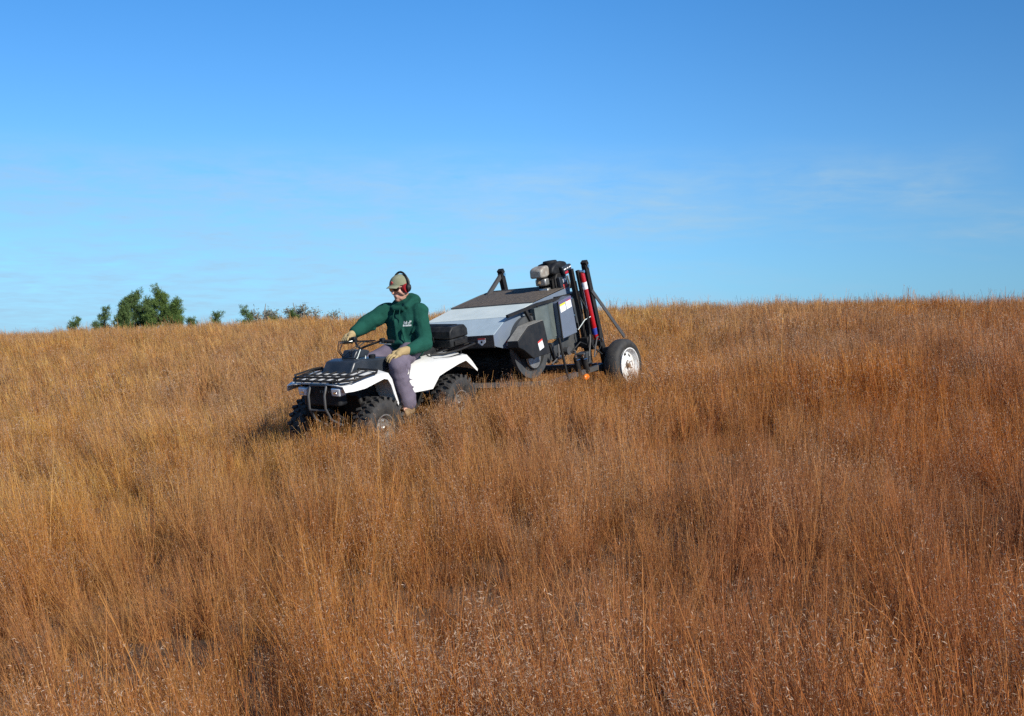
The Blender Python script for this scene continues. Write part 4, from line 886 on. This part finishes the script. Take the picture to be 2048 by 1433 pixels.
    MB().tube([(.86,.60,.60),(.86,.64,.60)], .026, 12).build('bearing_cap', 'chrome', h); MB().tube([(.58,.62,.60),(.58,.66,.60)], .018, 12).build('bearing_cap', 'chrome', h)
    MB().box((.24,.60,.60),(.36,.70,.72)).box((.27,.70,.62),(.33,.73,.68)).build('valve_block', 'steelblack', h, .006)
    for pts, r, m_ in (([(.30,.70,.72),(.34,.74,.86),(.30,.72,1.02),(.33,.66,1.18)],.008,'black'), ([(.27,.70,.60),(.20,.76,.50),(.02,.78,.44),(-.02,.74,.55)],.009,'black'), ([(.36,.68,.64),(.52,.70,.70),(.66,.66,.62),(.80,.62,.66)],.008,'black'),
                       ([(.44,.44,1.28),(.50,.52,1.20),(.62,.55,1.10),(.64,.53,.98)],.007,'black'), ([(.84,.62,.74),(.92,.66,.62),(1.05,.64,.56)],.010,'frame'), ([(.10,.72,.86),(.18,.76,.78),(.16,.74,.58),(.26,.72,.50)],.006,'black')):
        MB().tube(pts, r, 8).build('hose', m_, h)
    MB().tube([(.70,.60,.64),(.70,.66,.64)], .045, 20).build('idler_pulley', 'frame', h)
    MB().bar((.98,.60,.76),(.90,.60,.55),.03,.04,(1,0,0)).build('bracket', 'steelblack', h)
    MB().box((.30,.56,.42),(.46,.68,.56)).build('gear_case', 'plate', h, .012)
    MB().bar((.20,.60,.90),(.22,.60,.40),.05,.05,(1,0,0)).build('lower_post', 'steelblack', h)
    # chassis and drawbar
    ch = MB()
    for y in (-.62,.72): ch.bar((1.30,y,.40),(-.10,y,.345),.05,.05)
    ch.bar((1.28,-.62,.40),(1.28,.72,.40),.05,.05); ch.bar((1.29,-.60,.40),(1.90,-.05,.53),.05,.05); ch.bar((1.29,.70,.40),(1.90,.03,.53),.05,.05); ch.bar((1.86,-.01,.53),(2.09,-.004,.612),.05,.05)
    ch.build('drawbar_frame', 'frame', h)
    MB().bar((.03,-.96,.34),(.03,.96,.34),.05,.05).bar((.06,.70,.52),(.06,.88,.54),.03,.05).build('axle', 'frame', h)
    # wheels
    for s in (1, -1):
        c = (0, s*.90, .315); w = MB().tube([(0,s*.85,.315),(0,s*.93,.315)], .045, 20).build('wheel', 'steelblack', h)
        tyre('tyre', c, .306, .185, .195, w)
        gz = MB()   # shallow tread grooves read as dark rings
        R_ = MB(); o = s*.08
        rim = MB().lathe([(-s*.08,.19),(o*.9,.192),(o*1.18,.203),(o*1.2,.192),(o*.85,.178),(o*.55,.170),(o*.45,.150)], c, 'y', 40)
        # spoked disc : outer ring, five spokes, centre
        n = 40; ring = []
        yo = c[1] + o*.45; 
        for k in range(8):
            a0 = 2*math.pi*k/8 + .2; a1 = a0 + 2*math.pi/8*.46
            def pt(r, a, d=0): return (c[0] + r*math.cos(a), yo + s*d, c[2] + r*math.sin(a))
            seg = [a0 + (a1-a0)*t/3 for t in range(4)]
            for i in range(3):
                rim.add([pt(.152,seg[i]),pt(.152,seg[i+1]),pt(.085,seg[i+1],.02),pt(.085,seg[i],.02), pt(.152,seg[i],-.006),pt(.152,seg[i+1],-.006),pt(.085,seg[i+1],.014),pt(.085,seg[i],.014)], [(0,1,2,3),(7,6,5,4),(0,4,5,1),(1,5,6,2),(2,6,7,3),(3,7,4,0)])
        rim.lathe([(o*.45+s*.012,.118),(o*.45+s*.022,.088),(o*.45+s*.030,.060),(o*.45+s*.018,.045),(o*.45+s*.014,.002)], c, 'y', 40)
        rm = rim.build('rim', 'rimwhite', w)
        MB().tube([(0,yo - s*.01,.315),(0,yo - s*.004,.315)], .175, 32).build('brake_back', 'steelblack', w)
        MB().tube([(0,yo + s*.012,.315),(0,yo + s*.05,.315)], .026, 14).build('hub_cap', 'rusty', w)
        for k in range(5):
            a = 2*math.pi*k/5; MB().tube([(.062*math.cos(a),yo + s*.02,.315 + .062*math.sin(a)),(.062*math.cos(a),yo + s*.04,.315 + .062*math.sin(a))], .009, 6).build('wheel_nut', 'chrome', w)
    return h
build_harvester()
# ------------------------------------------------------------------ trees and shrubs beyond the crest
def at_px(px, D): return ((px - 1024) / F * D, D)
def tree(name, cat, label, px, top_py, half, D, kind, seed, group=None, lean=0.):
    g = np.random.default_rng(seed); x, y = at_px(px, D); gz = float(ground_z(x, y)[0]); ztop = EYE.z + D * (HZ - top_py) / F; Ht = ztop - gz; Wd = half / F * D
    t = thing(name, label, cat, (x, y, gz - .05), None, group)
    tb = MB(); nseg = 8; pts = [(lean * Ht * (i/nseg)**1.5 + g.normal(0, .03)*(i>0), g.normal(0, .03)*(i>0), Ht * .97 * i / nseg) for i in range(nseg + 1)]
    tb.tube(pts, [max(.012, .022 * Ht * (1 - i/nseg)**.8 + .012) for i in range(nseg + 1)], 8)
    V = []; Fa = []
    def tri(p, d, L, w):
        d = d / np.linalg.norm(d); s = np.cross(d, g.normal(0, 1, 3)); s /= np.linalg.norm(s) + 1e-9; b = len(V); V.extend([p - s*w/2, p + s*w/2, p + d*L]); Fa.append((b, b+1, b+2))
    def tpos(z):
        f = min(max(z / (Ht*.97), 0), 1) * nseg; i = min(int(f), nseg - 1); a = np.array(pts[i]); b = np.array(pts[i+1]); return a + (b - a) * (f - i)
    if kind in ('pine', 'sparse'):
        nb = 74 if kind == 'pine' else 24
        for k in range(nb):
            u = (k + g.uniform(0, 1)) / nb; z = Ht * (.14 + .82 * u); prof = (1.12 - u) ** .62 * (1 if kind == 'pine' else 1.0) * g.uniform(.60, 1.15)
            Lb = Wd * prof * 1.15; a = g.uniform(0, 2*np.pi); p0 = tpos(z); rise = g.uniform(.05, .75) * (.5 + u)
            d = np.array([np.cos(a), np.sin(a), rise]); tip = p0 + d * Lb / np.linalg.norm(d[:2]) * .9; mid = (p0 + tip) / 2 + np.array([0, 0, -.05 * Lb])
            tb.tube([p0, mid, tip], [.03*(1-u*.6), .018, .006], 5)
            for c in range(int((7 if kind == 'pine' else 6) + 5 * Lb)):
                f = g.uniform(.30, 1.06); q = (p0*(1-f)**2 + 2*f*(1-f)*mid + tip*f*f) if f <= 1 else tip + (tip-mid)*(f-1); q = q + g.normal(0, .075 * (1 + .3*Lb), 3)
                dd = (tip - p0) / np.linalg.norm(tip - p0) + np.array([0, 0, .8])
                for nn in range(30): tri(q + g.normal(0, .045, 3), dd * .6 + g.normal(0, .75, 3), g.uniform(.08, .16), .020)
        fm = 'needle' if kind == 'pine' else 'needle'
    else:
        nb = 30; fm = 'greyleaf'
        ends = []
        for k in range(nb):
            z = Ht * g.uniform(.12, .75); a = g.uniform(0, 2*np.pi); p0 = tpos(z); Lb = Wd * g.uniform(.6, 1.15); d = np.array([np.cos(a)*.9, np.sin(a)*.9, g.uniform(.3, 1.3)]); p = p0.copy(); path = [p0]
            for s_ in range(4):
                p = p + d * Lb / 4 + g.normal(0, .07, 3); path.append(p.copy())
                for w in range(6):
                    e = p + (d * .3 + g.normal(0, .5, 3)) * Lb * .35; tb.tube([p, (p+e)/2 + g.normal(0, .03, 3), e], [.018, .013, .008], 4); ends.append(e); ends.append((p+e)/2)
            tb.tube(path, [.040, .030, .024, .018, .012], 5)
        for e in ends:
            if g.uniform() < (.8 if kind == 'bare' else .9):
                for nn in range(9 if kind == 'bare' else 14): tri(e + g.normal(0, .08, 3), g.normal(0, 1, 3), g.uniform(.06, .11), .045)
    mt = {'pine2': 'needle2'}.get(kind, fm)
    if label.startswith('bright'): mt = 'needle2'
    if label.startswith('yellow'): mt = 'yleaf'
    tb.build('trunk', 'bark' if fm == 'needle' else 'twig', t)
    me = bpy.data.meshes.new('crown'); me.from_pydata([tuple(map(float, v)) for v in V], [], Fa); me.materials.append(M[mt])
    o = bpy.data.objects.new('crown', me); COL.objects.link(o); o.parent = t
    return t
PG = 'small pines beyond the crest'; SG = 'leafless shrubs beyond the crest'
tree('pine_tree', 'pine tree', 'wind bent stub of pine at the far left of the treeline', 141, 636, 22, 56, 'sparse', 11, PG, lean=.10)
tree('pine_tree', 'pine tree', 'lone gappy young pine just left of the dark pine clump', 211, 613, 19, 56, 'sparse', 12, PG)
tree('pine_tree', 'pine tree', 'knee high pine sprig left of the gappy young pine', 193, 642, 9, 55, 'sparse', 13, PG)
tree('pine_tree', 'pine tree', 'broad dark green pine forming the left half of the clump', 270, 584, 42, 57, 'pine', 14, PG)
tree('pine_tree', 'pine tree', 'short dark pine at the left foot of the clump', 246, 604, 20, 55, 'pine', 24, PG)
tree('pine_tree', 'pine tree', 'bright green tall pine forming the right half of the clump', 322, 579, 36, 56, 'pine', 15, PG)
tree('pine_tree', 'pine tree', 'dark round topped pine in the middle of the clump', 300, 594, 22, 58, 'pine', 26, PG)
tree('pine_tree', 'pine tree', 'bright green short pine at the right edge of the clump', 350, 600, 19, 54, 'pine', 16, PG)
tree('pine_tree', 'pine tree', 'tiny pine standing right of the clump', 382, 629, 9, 55, 'sparse', 17, PG)
tree('pine_tree', 'pine tree', 'thin crooked sapling alone between clump and shrubs', 424, 621, 9, 54, 'sparse', 18, PG, lean=.06)
tree('pine_tree', 'pine tree', 'small bushy pine left of the leafless shrubs', 493, 614, 19, 55, 'sparse', 19, PG)
tree('shrub', 'shrub', 'grey leafless shrub standing right of the small bushy pine', 531, 601, 25, 56, 'bare', 20, SG)
tree('shrub', 'shrub', 'yellow green low bush between the two grey shrubs', 556, 626, 15, 54, 'leafy', 21, SG)
tree('shrub', 'shrub', 'tallest grey twiggy shrub, topmost at right of the group', 588, 599, 30, 55, 'bare', 22, SG)
tree('pine_tree', 'pine tree', 'small green pine growing inside the tallest grey shrub', 585, 617, 13, 53.5, 'sparse', 25, PG)
tree('shrub', 'shrub', 'low wide twiggy shrub trailing off toward the rider', 634, 622, 34, 55, 'bare', 23, SG)
